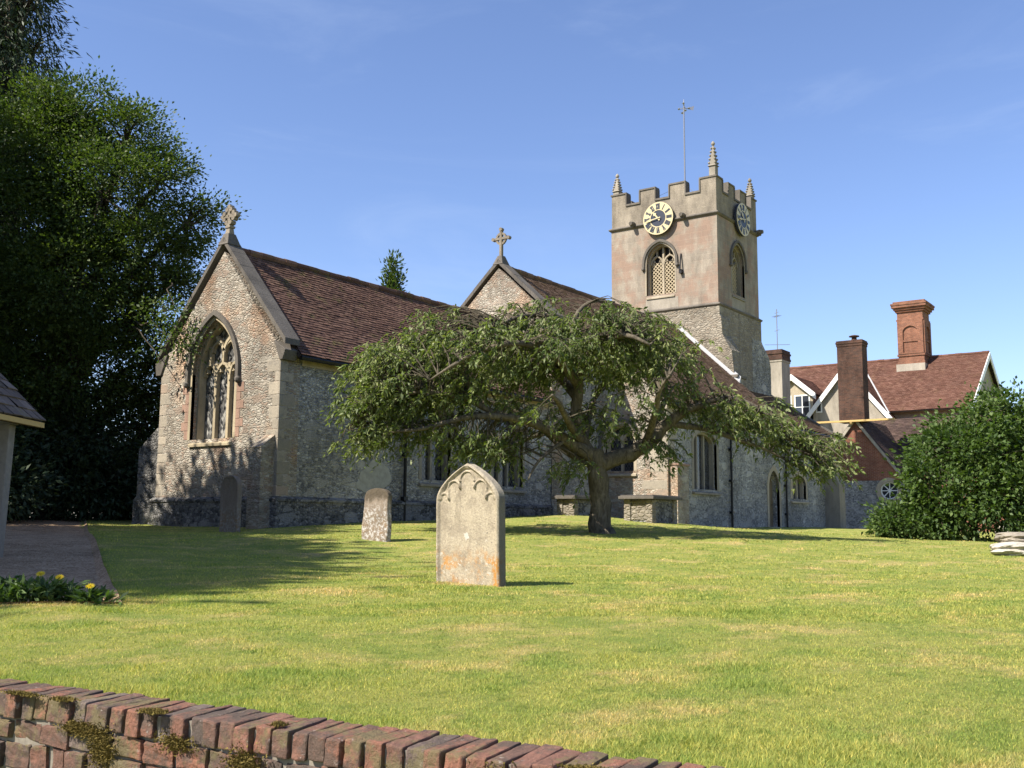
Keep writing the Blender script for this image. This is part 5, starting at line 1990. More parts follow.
dm_ = fb_.modifiers.new('wear', 'DISPLACE')
dm_.texture = tx
dm_.strength = 0.022
dm_.mid_level = 0.55
dm_.texture_coords = 'LOCAL'
# moss cushions on coping and face
mv, mr = [], []
for k in range(54):
    s0 = RNG.uniform(-4.5, 3.2)
    onf = RNG.uniform() < 0.72
    nb = RNG.integers(500, 1500)
    rs, rz_ = RNG.uniform(0.02, 0.11), RNG.uniform(0.02, 0.07)
    for _ in range(nb):
        a, b = RNG.normal(0, 0.5, 2)
        if onf:
            zc = CT-RNG.choice([0.05, 0.10, 0.16])
            p = np.array(wp(s0+a*rs, 0.236, CT-0.07-0.03*(k % 4)+b*rz_))
            nrm = np.array([-1, 0, 0.3])
        else:
            p = np.array(wp(s0+a*rs, 0.19+0.05*(k % 2)+b*rz_*0.5, CT+0.001))
            nrm = np.array([-0.3, 0, 1.0])
        d = nrm+RNG.normal(0, 0.6, 3)
        d /= np.linalg.norm(d)
        t = np.cross(d, RNG.normal(0, 1, 3))
        t /= np.linalg.norm(t)+1e-9
        h = RNG.uniform(0.006, 0.018)
        mv += [p-t*0.0035, p+t*0.0035, p+d*h]
        mr.append(RNG.uniform())
mesh_np('moss', np.array(mv), 3, M['moss'], FW, mr)

# ------------------------------------------------------------------ lychgate at the left edge
lp = cw(-8.03, 13.4)
LG = thing('lychgate', 'timber lychgate with a stone tiled roof at the left edge of the churchyard', 'lychgate', (lp[0], lp[1], gz(lp[0], lp[1])), YAW-math.pi/2)
# local axes: x to the viewer's right, y away; eaves corner at x = +1.4
LH = 1.80
mb = MB()
for x in (-1.15, 1.06):
    for y in (-0.8, 0.8):
        n_ = 0
        mbp = MB()
        mbp.hexa([(x-0.09+0.02, y-0.09, -0.2), (x+0.09+0.02-0.02, y-0.09, -0.2), (x+0.09, y+0.09, -0.2), (x-0.09, y+0.09, -0.2)], [(x-0.03, y-0.09, LH), (x+0.14, y-0.09, LH), (x+0.14, y+0.09, LH), (x-0.03, y+0.09, LH)])
        mbp.build('post', M['oak'], LG, bevel=0.012)
for y in (-0.8, 0.8):
    mb.box(-1.3, 1.25, y-0.07, y+0.07, LH, LH+0.14)
for x in (-1.1, 1.1):
    mb.box(x-0.06, x+0.06, -1.2, 1.2, LH+0.141, LH+0.24)
mb.build('frame', M['oak'], LG, bevel=0.01)
es = 1.0
for sg in (-1, 1):
    roof('roof', (0.0+sg*1.42, -1.25, LH+0.08), (0, 1, 0), 2.5, (-sg*1.42, 0, 1.42*es), 1.42*math.hypot(1, es), M['lytile'], LG, 0.26, 0.2)
mb = MB()
for sg in (-1, 1):
    mb.box(min(sg*1.36, sg*1.42), max(sg*1.36, sg*1.42), -1.27, 1.27, LH-0.0, LH+0.07)
mb.box(-1.40, 1.40, -1.275, -1.252, LH-0.0, LH+0.06)
mb.build('eaves_board', M['ochre'], LG)
ridge('ridge_stones', (0, -1.25, LH+0.08+1.44), (0, 1.25, LH+0.08+1.44), 0.11, M['lytile'], LG)


# ------------------------------------------------------------------ vegetation
def leaves(P, D, L, Wd, N=None):
    """kite-shaped leaves: P base points, D unit axes; returns (4n,3)"""
    n = len(P)
    if N is None:
        N = RNG.normal(0, 1, (n, 3))
    T_ = np.cross(D, N)
    T_ /= np.linalg.norm(T_, axis=1)[:, None]+1e-9
    Bn = np.cross(T_, D)
    L = np.broadcast_to(np.asarray(L, float), (n,))[:, None]
    Wd = np.broadcast_to(np.asarray(Wd, float), (n,))[:, None]
    mid = P+D*L*0.45
    fold = Bn*Wd*0.25
    return np.stack([P, mid+T_*Wd*0.5+fold, P+D*L, mid-T_*Wd*0.5+fold], 1).reshape(-1, 3)


def unit(v):
    return v/(np.linalg.norm(v, axis=-1, keepdims=True)+1e-9)


def curve(a, b, sag, n=5, rng=None, wob=0.0):
    t = np.linspace(0, 1, n)[:, None]
    p = a*(1-t)+b*t
    p = p+np.array([0, 0, 1.0])*(4*t*(1-t))*sag
    if wob:
        p[1:-1] += RNG.normal(0, wob, (n-2, 3))
    return p


def lobe_points(lobes, n, lo=0.62, hi=1.05):
    vol = np.array([l[3]*l[4]*l[5] for l in lobes])**(2/3)
    pick = RNG.choice(len(lobes), n, p=vol/vol.sum())
    L = np.array(lobes)[pick]
    d = unit(RNG.normal(0, 1, (n, 3)))
    r = (lo+(hi-lo)*RNG.uniform(0, 1, n)**0.7)[:, None]
    return L[:, :3]+d*r*L[:, 3:6], d, pick


def make_tree(name, label, cat, base, lobes, trunk_h, trunk_r, ncl, per, csize, ll, lw_, leaf, barkm, droop=0.0, group=None, lo=0.6, flat=0.0, stray=0.08):
    z = gz(base[0], base[1])
    t = thing(name, label, cat, (base[0], base[1], z), 0, group)
    c, d, pick = lobe_points(lobes, ncl, lo)
    st_ = RNG.uniform(0, 1, ncl) < stray              # stray shoots that break the outline
    c[st_] += d[st_]*RNG.uniform(0.15, 0.5, (int(st_.sum()), 1))
    cs_ = np.where(st_, 0.55, 1.0)*RNG.uniform(0.55, 1.35, ncl)
    k = np.repeat(np.arange(ncl), np.maximum(6, (per*cs_**1.6).astype(int)))
    off = RNG.normal(0, 1, (len(k), 3))*csize*cs_[k][:, None]
    off[:, 2] *= (1-flat)
    P = c[k]+off
    ax = unit(d[k]*0.7+unit(off)*0.8+RNG.normal(0, 0.5, (len(k), 3))+np.array([0, 0, -droop]))
    keep = P[:, 2] > 0.05
    P, ax, kk = P[keep], ax[keep], k[keep]
    nn = unit(np.array([0, 0, 1.0])*0.9+RNG.normal(0, 0.7, (len(P), 3)))
    s = RNG.uniform(0.7, 1.25, len(P))
    V = leaves(P, ax, ll*s, lw_*s, nn)
    rr = np.clip(RNG.uniform(0, 1, len(P))*0.6+RNG.uniform(0, 1, ncl)[kk]*0.4, 0, 1)
    mesh_np('crown', V, 4, leaf, t, rr)
    mb = MB()
    top = np.array([0, 0, trunk_h])
    mb.tube([(0, 0, -0.3), (0.02, 0, 0.25), (0.05, 0.03, trunk_h*0.5), tuple(top)], [trunk_r*1.5, trunk_r*1.1, trunk_r*0.9, trunk_r*0.7], 10)
    order = RNG.permutation(ncl)
    for i, l in enumerate(lobes):
        cc = np.array(l[:3])
        st = np.array([0, 0, min(trunk_h, max(0.3, cc[2]*0.55))])
        r_a, r_b = trunk_r*0.5, trunk_r*0.14
        if l[3] < 0.6 and np.hypot(cc[0], cc[1]) > 3.5:      # a thin outlying spray springs from the nearest bough
            big = [np.array(b[:3]) for b in lobes if b[3] >= 0.6]
            st = min(big, key=lambda b: np.linalg.norm(b-cc))
            r_a, r_b = 0.035, 0.008
        pth_ = curve(st, cc, 0.25, 6, None, 0.08)
        mb.tube([tuple(p) for p in pth_], list(np.linspace(r_a, r_b, 6)), 6)
        sel = order[pick[order] == i][:14]
        for q in sel:
            pp = curve(cc, c[q], 0.1, 4, None, 0.05)
            mb.tube([tuple(p) for p in pp], list(np.linspace(min(trunk_r*0.13, r_b+0.004), 0.006, 4)), 4, False)
    mb.build('trunk', barkm, t, smooth=True)
    return t


# the weeping tree before the church
tb = at(601, 533, 26)
WT = thing('weeping_tree', 'spreading weeping tree with thick grey trunk and drooping leaves, before the church', 'tree', (tb[0], tb[1], gz(tb[0], tb[1])))
TB = np.array(WT.location)


def L_(px, py, dd=0.0):
    return at(px, py, 26+dd)-TB


mb = MB()
RW = 0.0252  # metres per pixel there


def limb(pts, rads, n=9):
    P = [Vector(L_(*p)) for p in pts]
    # smooth by subdividing with Catmull-Rom
    out, rr = [], []
    for i in range(len(P)-1):
        p0, p1, p2, p3 = P[max(i-1, 0)], P[i], P[i+1], P[min(i+2, len(P)-1)]
        for t in (0, 0.33, 0.66):
            a = 0.5*((2*p1)+(-p0+p2)*t+(2*p0-5*p1+4*p2-p3)*t*t+(-p0+3*p1-3*p2+p3)*t**3)
            out.append(a+Vector((random.uniform(-1, 1), random.uniform(-1, 1), random.uniform(-1, 1)))*rads[i]*0.13)
            rr.append((rads[i]*(1-t)+rads[i+1]*t)*random.uniform(0.93, 1.08))
    out.append(P[-1])
    rr.append(rads[-1])
    mb.tube(out, rr, n)
    return [np.array(p) for p in out]


trunk = limb([(602, 540), (601, 530), (601, 505), (599, 480), (597, 462), (594, 448)], [0.39, 0.30, 0.26, 0.255, 0.265, 0.22], 14)
nodes = []
bl = [
    ([(597, 462), (583, 444), (576, 415), (578, 385), (574, 352), (566, 330)], [0.22, 0.17, 0.15, 0.135, 0.11, 0.06]),
    ([(598, 464), (622, 457), (645, 446), (663, 428), (682, 413), (702, 404)], [0.24, 0.20, 0.185, 0.15, 0.12, 0.09]),
    ([(702, 404), (725, 398), (750, 404), (772, 420), (790, 440), (806, 455)], [0.085, 0.075, 0.06, 0.05, 0.035, 0.018]),
    ([(668, 424), (700, 428), (730, 437), (760, 447), (790, 462)], [0.09, 0.075, 0.055, 0.04, 0.02]),
    ([(596, 464), (572, 452, 0.4), (548, 432, 0.9), (520, 412, 1.4), (486, 402, 1.8), (445, 404, 2.0)], [0.20, 0.16, 0.12, 0.085, 0.06, 0.03]),
    ([(594, 458), (566, 440, -0.6), (535, 424, -1.1), (500, 416, -1.6), (462, 418, -1.9), (425, 428, -2.0), (390, 432, -2.0)], [0.19, 0.145, 0.11, 0.085, 0.065, 0.045, 0.02]),
    ([(500, 416, -1.6), (468, 400, -1.7), (430, 392, -1.8), (395, 396, -1.7), (365, 410, -1.5), (348, 430, -1.4)], [0.09, 0.075, 0.06, 0.045, 0.03, 0.015]),
    ([(577, 398), (560, 378, 0.8), (535, 352, 1.6), (505, 335, 2.3), (470, 335, 2.6)], [0.13, 0.11, 0.085, 0.06, 0.03]),
    ([(578, 385), (560, 362, -0.9), (532, 345, -1.8), (500, 345, -2.4), (462, 360, -2.7), (430, 380, -2.8)], [0.12, 0.10, 0.08, 0.06, 0.045, 0.02]),
    ([(576, 365), (600, 345, -1.0), (625, 335, -1.8), (650, 345, -2.2)], [0.11, 0.09, 0.06, 0.03]),
    ([(574, 352), (600, 330, 1.0), (630, 322, 1.6), (655, 335, 2.0)], [0.10, 0.08, 0.06, 0.03]),
    ([(566, 330), (545, 315, -0.6), (515, 318, -1.2), (485, 330, -1.5)], [0.08, 0.06, 0.045, 0.02]),
    ([(572, 345), (575, 318, 0.4), (590, 302, 0.9), (615, 302, 1.3)], [0.08, 0.06, 0.04, 0.02]),
    ([(645, 446), (655, 415, -1.2), (660, 390, -1.9), (670, 375, -2.2)], [0.10, 0.08, 0.05, 0.025]),
    ([(645, 446), (660, 412, 1.2), (672, 388, 1.8), (690, 384, 2.2)], [0.10, 0.08, 0.05, 0.025]),
    ([(583, 444), (570, 425, -1.4), (560, 405, -2.4), (552, 395, -3.1)], [0.12, 0.09, 0.06, 0.03]),
    ([(583, 444), (588, 420, 1.4), (595, 398, 2.4), (600, 390, 3.1)], [0.12, 0.09, 0.06, 0.03]),
    ([(548, 432, 0.9), (525, 440, 1.4), (500, 455, 1.8), (480, 470, 2.0)], [0.07, 0.05, 0.035, 0.02]),
    ([(566, 440, -0.6), (548, 452, -1.2), (535, 466, -1.6), (528, 480, -1.8)], [0.06, 0.045, 0.03, 0.015]),
]
for pts, rads in bl:
    nodes += limb(pts, rads, 8)[2:]
mb.build('trunk', M['bark'], WT, smooth=True)
NODES = np.array(nodes)
RX, UP_, FH = r0, np.array([0, 0, 1.0]), fh


def scr(P):
    """local point -> photo pixel, used only to shape the crown's lobes"""
    v = P+TB-CAM
    zz = v@fw
    return 512+F_PX*(v@rt)/zz, 384-F_PX*(v@up)/zz


lobesW = [  # px, py, depth, half sizes in px (x, z) and metres (depth), weight
    (560, 345, 0.2, 92, 50, 2.6, 1.6), (628, 356, 0, 42, 48, 2.2, 0.95), (490, 352, -0.5, 84, 48, 2.4, 1.4), (422, 378, -1.0, 62, 46, 1.7, 1.1), (394, 402, -1.4, 32, 42, 1.2, 0.5),
    (520, 425, -0.8, 70, 28, 2.0, 0.35), (612, 412, 0.2, 55, 24, 2.2, 0.3), (692, 400, 0, 38, 18, 1.0, 0.15), (742, 414, 0, 44, 24, 1.0, 0.27), (792, 446, 0, 32, 24, 0.8, 0.17), (815, 462, 0, 14, 13, 0.6, 0.07),
    (555, 462, -0.8, 30, 28, 1.0, 0.13), (460, 440, -1.2, 70, 14, 1.5, 0.25), (650, 440, -0.5, 30, 14, 1.2, 0.1), (374, 432, -1.4, 14, 12, 0.6, 0.08)]
wts = np.array([l[6] for l in lobesW])
NT_ = 300
pk = RNG.choice(len(lobesW), NT_, p=wts/wts.sum())
tg = np.zeros((NT_, 3))
for i, l in enumerate(lobesW):
    idx = np.where(pk == i)[0]
    d = unit(RNG.normal(0, 1, (len(idx), 3)))
    d[:, 2] = np.where(d[:, 2] < -0.2, d[:, 2]*0.6, d[:, 2])
    r_ = (0.45+0.58*RNG.uniform(0, 1, len(idx))**0.6)[:, None]
    c = L_(l[0], l[1], l[2])
    tg[idx] = c+r_*(d[:, :1]*RX*l[3]*RW+d[:, 1:2]*FH*l[5]+d[:, 2:3]*UP_*l[4]*RW)
nper = RNG.integers(2, 10, NT_)
kk_ = np.repeat(np.arange(NT_), nper)
tg = tg[kk_]+RNG.normal(0, 1, (len(kk_), 3))*np.array([0.30, 0.30, 0.13])
tg = tg[tg[:, 2] > 1.15]
twigs = MB()
lv, lr = [], []
for p in tg:
    dd = np.linalg.norm((NODES-p)*np.array([1, 1, 1.3]), axis=1)
    j = np.argsort(dd)[:3]
    a = NODES[RNG.choice(j)]
    dist = np.linalg.norm(p-a)
    if dist < 2.2:
        cpts = curve(a, p, 0.12*dist, 4, None, 0.03*dist)
        twigs.tube([tuple(x) for x in cpts], [0.016+0.006*dist, 0.014, 0.011, 0.007], 4, False)
    # two or three drooping sprays at the end
    outd = unit((p-np.array([0, 0, p[2]]))+RNG.normal(0, 0.6, 3)) if np.hypot(*p[:2]) > 0.1 else unit(RNG.normal(0, 1, 3))
    for q in range(2):
        az = unit(outd*0.8+RNG.normal(0, 0.7, 3)*np.array([1, 1, 0.3]))
        ln = RNG.uniform(0.35, 0.75)
        t = np.linspace(0, 1, 9)[:, None]
        sp = p+az*ln*t*np.array([1, 1, 0.5])+np.array([0, 0, -1.0])*(ln*0.75*t**2)
        twigs.tube([tuple(x) for x in sp[::4]], [0.007, 0.006, 0.004], 3, False)
        tt_ = RNG.uniform(0.1, 1, 17)[:, None]
        bp = p+az*ln*tt_*np.array([1, 1, 0.5])+np.array([0, 0, -1.0])*(ln*0.75*tt_**2)
        ax = unit(az*0.5+RNG.normal(0, 0.55, (17, 3))+np.array([0, 0, -0.75]))
        s = RNG.uniform(0.6, 1.45, 17)
        lv.append(leaves(bp, ax, 0.122*s, 0.042*s, unit(np.array([0, 0, 1.0])+RNG.normal(0, 0.8, (17, 3)))))
        lr.append(np.clip(RNG.uniform(0, 1, 17)*0.7+0.3*RNG.uniform(), 0, 1))
twigs.build('twigs', M['bark3'], WT)
mesh_np('crown', np.concatenate(lv), 4, M['leafW'], WT, np.concatenate(lr))

# big shrub at the right
sb = cw(*( (13.25, 30.0) ))
bz = gz(sb[0], sb[1])


def rlobe(lst, base, dpt=1.0):
    """lobes given as (x right, y away, z, rx, rz)"""
    out = []
    for x, y, z, rx, rz in lst:
        p = r0*x+fh*y
        out.append((p[0], p[1], z, rx, rx*dpt, rz))
    return out


make_tree('shrub', 'big leafy green shrub beside the lawn in front of the brick outbuilding', 'shrub', sb,
          rlobe([(0.3, 0, 1.2, 1.9, 1.2), (-0.6, -0.2, 1.9, 1.35, 1.2), (0.5, 0.2, 2.9, 1.5, 1.2), (1.4, 0.1, 3.3, 1.2, 1.0), (1.9, 0, 2.0, 1.5, 1.5), (-1.1, -0.3, 0.8, 1.1, 0.8), (2.6, 0.2, 3.3, 1.1, 1.1), (2.9, 0, 1.5, 1.5, 1.3), (1.2, -0.8, 1.0, 1.3, 0.9), (-0.5, 0.2, 2.6, 0.8, 0.7), (-1.3, -0.4, 1.7, 0.7, 0.6), (0.2, -0.7, 2.3, 0.9, 0.7), (1.3, -0.6, 2.4, 0.9, 0.8), (0.9, 0, 3.9, 0.5, 0.45)], sb),
          1.0, 0.10, 430, 78, 0.23, 0.15, 0.085, M['leafS'], M['bark2'], 0.15, None, 0.70, 0.3, 0.12)
sb2 = cw(11.35, 30.0)
make_tree('shrub', 'low spreading shrub at the left foot of the big shrub', 'shrub', sb2,
          rlobe([(0, 0, 0.45, 0.75, 0.5), (0.6, 0.1, 0.5, 0.8, 0.5), (-0.5, 0, 0.35, 0.5, 0.4)], sb2), 0.3, 0.03, 190, 30, 0.13, 0.13, 0.07, M['leafS'], M['bark2'], 0.15)

# left: the tall broadleaf tree behind the path, a conifer, dark yews
tb1 = cw(-14.96, 34.0)
make_tree('broadleaf_tree', 'tall dense dark green broadleaf tree beside the church gable', 'tree', tb1,
          rlobe([(2.5, 1.6, 5.4, 1.3, 1.6), (2.3, 1.6, 3.2, 1.4, 1.5), (3.0, 1.8, 4.4, 0.9, 1.2), (-1.4, 0.2, 13.6, 1.3, 1.2), (0.22, 0.0, 13.49, 1.34, 1.34), (1.78, 0.0, 12.71, 1.34, 1.11), (-1.11, 0.33, 12.15, 2.12, 1.78), (3.01, 0.0, 11.37, 1.11, 1.11), (3.9, 0.22, 9.92, 1.0, 0.89), (1.34, -0.56, 10.59, 2.01, 1.67), (-1.0, 0.0, 9.37, 2.45, 2.01), (2.56, -0.33, 8.59, 1.45, 1.45), (3.57, 0.0, 7.8, 0.78, 0.61), (0.67, -0.89, 7.47, 2.12, 1.78), (-1.78, -0.56, 6.8, 2.45, 2.01), (2.12, -0.22, 6.36, 1.0, 1.23), (0.78, -0.67, 4.91, 1.67, 1.67), (-1.0, -0.67, 4.13, 2.23, 1.78), (1.34, 0.45, 3.01, 1.11, 1.34), (-0.11, 0.22, 1.67, 1.56, 1.34), (5.35, -4.9, 5.1, 0.5, 0.25), (5.0, -4.7, 5.9, 0.4, 0.22), (4.95, -4.8, 4.4, 0.35, 0.2)], tb1),
          10.0, 0.45, 1500, 130, 0.34, 0.125, 0.07, M['leafB'], M['bark2'], 0.05, None, 0.72, 0.45)
tb2 = cw(-19.6, 38.0)
cl = []
for i in range(16):
    z = 1.5+i*1.5
    rr = max(0.7, 3.5*(1-(z/27.0)**1.8))
    for k in range(3):
        a = i*1.3+k*2.1
        cl.append((math.cos(a)*rr*0.55, math.sin(a)*rr*0.55, z, rr*0.62, rr*0.62, 0.75))
make_tree('conifer', 'very tall dark conifer with drooping sprays at the upper left corner', 'tree', tb2, cl, 22.0, 0.45, 1900, 44, 0.34, 0.30, 0.06, M['leafY'], M['bark2'], 0.9)
for (x, y, lab, h) in ((-14.8, 33, 'dark yew bush left behind the path under the conifer', 4.2), (-10.6, 37, 'dark yew bush in deep shade at the far end of the gravel path', 4.6), (-18.5, 38, 'dark yew bush deep in shade farthest behind the path', 6.5), (-12.4, 41, 'broad dark yew bush closing the end of the gravel path', 6.0), (-16.5, 29, 'dark yew bush standing left of the gravel path behind the lychgate', 3.4), (-11.3, 34.5, 'low dark yew bush at the very end of the path beside the gable', 2.4)):
    p = cw(x, y)
    make_tree('yew_bush', lab, 'bush', p, rlobe([(0, 0, h*0.35, 2.2, h*0.38), (0.9, 0.2, h*0.6, 1.6, h*0.32), (-1.1, 0.3, h*0.55, 1.7, h*0.35), (1.7, 0.1, h*0.25, 1.5, h*0.27), (-2.0, 0, h*0.3, 1.6, h*0.3)], p), 1.5, 0.2, 560, 34, 0.26, 0.20, 0.08, M['leafY'], M['bark2'], 0.2, 'yew bushes in the shade behind the path')

# conifer whose tip shows over the chancel roof
tb3 = at(393, 290, 47)
tb3 = np.array([tb3[0], tb3[1], 0])
cl = []
for i in range(11):
    z = 11.3-i*0.62
    rr = 0.22+0.19*i
    for k in range(2):
        a = i*1.9+k*3.1
        cl.append((math.cos(a)*rr*0.5, math.sin(a)*rr*0.5, z, rr*0.7, rr*0.7, 0.5))
cl.append((0, 0, 3.2, 2.0, 2.0, 2.4))
make_tree('cypress', 'pointed cypress whose tip shows above the chancel roof', 'tree', tb3, cl, 10.5, 0.22, 1100, 46, 0.15, 0.22, 0.08, M['leafB'], M['bark2'], -0.5)

# tall trees left of the view that shade the path, the near lawn and the foot of the gable
first = None
for i, (x, y, s, rz, lab) in enumerate(((-18.2, 5.2, 1.12, 0.0, 'tall dense tree outside the left edge, nearest the road'), (-18.9, 10.4, 1.12, 1.3, 'tall dense tree outside the left edge, beside the lychgate'), (-19.6, 16.3, 1.02, 2.5, 'tall dense tree outside the left edge, beyond the lychgate'), (-17.6, 21.2, 0.85, 4.1, 'tall dense tree outside the left edge, closest to the gable'), (-23.4, 29.0, 1.12, 5.2, 'tall dense tree outside the left edge, farthest from the road'))):
    p = cw(x, y)
    if first is None:
        lb = [(0, 0, 15.3, 2.0, 2.0, 2.0)]
        for k in range(6):
            a = k*1.047
            lb.append((2.0*math.cos(a), 2.0*math.sin(a), 12.5+0.7*math.sin(k*2.3), 2.2, 2.2, 2.4))
            lb.append((2.3*math.cos(a+0.5), 2.3*math.sin(a+0.5), 8.4, 2.3, 2.3, 2.5))
            lb.append((2.2*math.cos(a), 2.2*math.sin(a), 4.6, 2.2, 2.2, 2.2))
        first = make_tree('shade_tree', lab, 'tree', p, lb, 13.0, 0.4, 2300, 32, 0.40, 0.36, 0.2, M['leafB'], M['bark2'], 0.1, 'tall trees outside the left edge', 0.3)
        o = first
    else:
        o = first.copy()
        COL.objects.link(o)
        for ch in first.children:
            c_ = ch.copy()
            COL.objects.link(c_)
            c_.parent = o
        o['label'] = lab
        o.location = (p[0], p[1], gz(p[0], p[1]))
    o.rotation_euler = (0, 0, rz)
    o.scale = (s, s, s)

# yellow-flowered plants by the path
rf = random.Random(3)


def flower_plant(px, py, d, h, nfl, nlv, label, spread=0.16):
    p = at(px, py, d)
    z = gz(p[0], p[1])
    t = thing('flowering_plant' if nfl else 'leafy_plant', label, 'plant', (p[0], p[1], z), 0, 'plants in the bed by the path')
    st = MB()
    LV, RR = [], []
    heads = []
    for k in range(nlv):
        a = rf.uniform(0, 6.28)
        rr = (0.15 if k < 3 else rf.uniform(0.1, 1))*spread
        hh = h*rf.uniform(0.5, 0.95)
        b = np.array([math.cos(a)*rr*0.4, math.sin(a)*rr*0.4, -0.02])
        e = np.array([math.cos(a)*rr*1.5, math.sin(a)*rr*1.5, hh])
        c = curve(b, e, 0.05, 4)
        st.tube([tuple(x) for x in c], [0.004, 0.004, 0.003, 0.002], 4, False)
        n = 9
        tt_ = RNG.uniform(0.15, 1, n)[:, None]
        bp = b*(1-tt_)+e*tt_+np.array([0, 0, 0.05])*(4*tt_*(1-tt_))
        ax = unit(RNG.normal(0, 0.7, (n, 3))+np.array([math.cos(a), math.sin(a), 0.35]))
        s = RNG.uniform(0.6, 1.2, n)
        LV.append(leaves(bp, ax, 0.10*s, 0.030*s, unit(np.array([0, 0, 1.0])+RNG.normal(0, 0.5, (n, 3)))))
        RR.append(RNG.uniform(0, 1, n))
    LV.append(leaves(np.array([0, 0, h*0.3])+RNG.normal(0, 1, (26, 3))*np.array([spread*0.3, spread*0.3, h*0.12]), unit(RNG.normal(0, 1, (26, 3))+np.array([0, 0, 0.5])), 0.09, 0.03))
    RR.append(RNG.uniform(0, 1, 26))
    st.build('stems', M['leafF'], t, rnd=True)
    mesh_np('leaf_clump', np.concatenate(LV), 4, M['leafF'], t, np.concatenate(RR))
    for k in range(nfl):
        e = np.array([rf.uniform(-0.03, 0.03), rf.uniform(-0.03, 0.03), h*rf.uniform(1.05, 1.15)])
        fs = MB()
        n = 13
        cc = unit(np.array([-0.35, -0.35, 0.75]))
        a1 = unit(np.cross(cc, [0, 0, 1.0]))
        a2 = np.cross(cc, a1)
        V = []
        for q in range(n):
            an = q*2*math.pi/n
            dd_ = unit(a1*math.cos(an)+a2*math.sin(an)+cc*0.18)
            V.append(leaves(e[None, :], dd_[None, :], 0.042, 0.02, cc[None, :]))
        V.append(leaves(np.repeat(e[None, :], 9, 0)+unit(RNG.normal(0, 1, (9, 3)))*0.004, unit(cc[None, :]+RNG.normal(0, 0.6, (9, 3))), 0.014, 0.012))
        fo = mesh_np('flower', np.concatenate(V), 4, M['petal'], t, RNG.uniform(0, 1, n+9))
        fs.tube([(0, 0, 0), tuple(e*0.6), tuple(e)], [0.004, 0.0035, 0.003], 4, False)
        fs.build('flower_stem', M['leafF'], fo, rnd=True)
    return t


flower_plant(39, 604, 8.6, 0.25, 1, 11, 'plant with the tallest bright yellow daisy flower, leftmost of three in bloom')
flower_plant(55, 604, 8.7, 0.21, 1, 10, 'plant with a ragged yellow flower, middle one of the three in bloom')
flower_plant(86, 602, 8.55, 0.16, 1, 11, 'low plant with a drooping yellow flower, nearest the gravel edge')
for px, py, d, h, lab in ((3, 607, 8.4, 0.22, 'leafy unflowered plant in the bed cut by the left edge of the view'), (20, 606, 8.5, 0.24, 'leafy unflowered plant just left of the tallest yellow flower'), (70, 603, 8.7, 0.15, 'low leafy plant between the middle and last yellow flowers'), (102, 602, 8.5, 0.10, 'small tuft of leaves at the right tip of the flower bed'), (12, 600, 9.2, 0.22, 'leafy plant at the back left of the flower bed'), (45, 600, 9.1, 0.18, 'leafy plant at the back middle of the flower bed')):
    flower_plant(px, py, d, h, 0, 13, lab)

# ------------------------------------------------------------------ grass blades on the lawn
q_ = NT('grass_blades')
colg = lawncol(q_)
rg = q_.attr('rnd')
colg = q_.mix(1.0, colg, q_.ramp(rg, [(0.0, (0.65, 0.8, 0.7)), (0.6, (1.1, 1.1, 1.0)), (0.9, (1.5, 1.35, 1.1)), (1.0, (2.2, 1.75, 1.6))]), 'MULTIPLY')
q_.done(colg, 0.8, None, 0.08)
tr = q_.n('BsdfTranslucent')
q_.t.links.new(q_.mix(1.0, colg, (1.25, 1.35, 0.6), 'MULTIPLY'), tr.inputs[0])
mx = q_.n('MixShader')
mx.inputs[0].default_value = 0.35
q_.t.links.new(q_.b.outputs[0], mx.inputs[1])
q_.t.links.new(tr.outputs[0], mx.inputs[2])
q_.t.links.new(mx.outputs[0], q_.out.inputs[0])
M['grass'] = q_.m


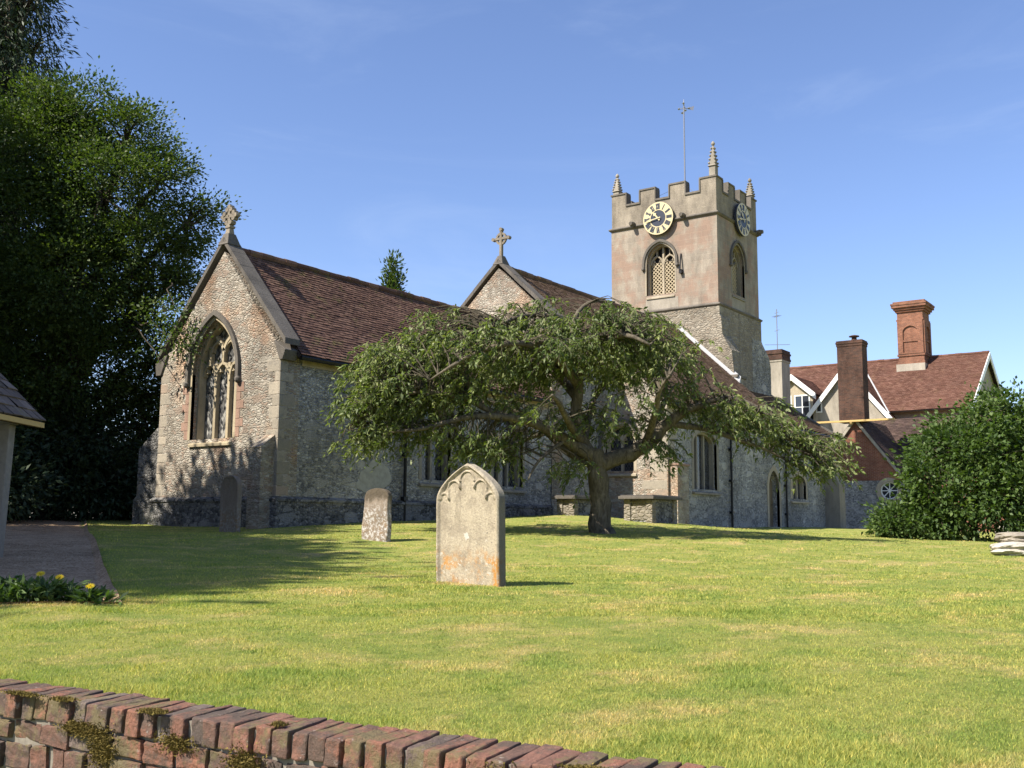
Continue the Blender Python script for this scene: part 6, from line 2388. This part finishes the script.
def lawn_ok(x, y):
    ok = (x > wall_x(y)+0.0)
    ok &= ~inpoly(x, y, PATH)
    ok &= ~((x > -0.1) & (y > -0.1) & (x < 34))
    ok &= ~((x > 16.3) & (y > -3.05) & (x < 35))
    return ok


def blades(n, d0, d1, h, wdt, half=0.60, extra=0.0):
    u = RNG.uniform(0, 1, n)
    d = 1/(1/d0+(1/d1-1/d0)*u)             # denser near the road, thinning with distance
    a = RNG.uniform(-half, half, n)
    x = CAM[0]+fh[0]*d+r0[0]*d*a
    y = CAM[1]+fh[1]*d+r0[1]*d*a
    ok = lawn_ok(x, y)
    x, y, d = x[ok], y[ok], d[ok]
    n = len(x)
    z = ground_h(x, y)
    P = np.stack([x, y, z-0.004], 1)
    clump = 0.75+0.5*np.sin(x*7.1+2*np.sin(y*3.3))*np.sin(y*6.3+1.7*np.sin(x*2.9))*0.5+0.25*np.sin(x*1.7+y*2.1)
    H = h*RNG.uniform(0.5, 1.4, n)*np.clip(clump, 0.75, 1.3)*(1+0.25*np.clip((d-8)/15, 0, 1))
    tf = np_noise(x, y, 21, 2.6)+0.7*np_noise(x, y, 22, 9.0)
    H = H*(0.95+0.7*sm(0.3, 1.6, tf)-0.2*sm(-0.3, -1.5, tf))
    edge = np.clip(1-(x-wall_x(y))/0.35, 0, 1)
    H = H*(1+0.9*edge)
    lean = RNG.normal(0, 0.95, (n, 2))
    D = unit(np.stack([lean[:, 0], lean[:, 1], np.ones(n)], 1))
    T_ = unit(np.stack([RNG.normal(0, 1, n), RNG.normal(0, 1, n), np.zeros(n)], 1))
    w_ = wdt*np.maximum(1, d/4.2)**0.85*RNG.uniform(0.7, 1.3, n)
    V = np.stack([P-T_*w_[:, None]*0.5, P+T_*w_[:, None]*0.5, P+D*H[:, None]], 1).reshape(-1, 3)
    return V, RNG.uniform(0, 1, n)


Va, ra = blades(520000, 3.0, 9.0, 0.024, 0.0038)
Vb, rb_ = blades(420000, 8.0, 45.0, 0.028, 0.0045)
gr = mesh_np('grass', np.concatenate([Va, Vb]), 3, M['grass'], None, np.concatenate([ra, rb_]))
tag(gr, 'short mown grass of the churchyard lawn with dry straw patches', 'grass', kind='stuff')
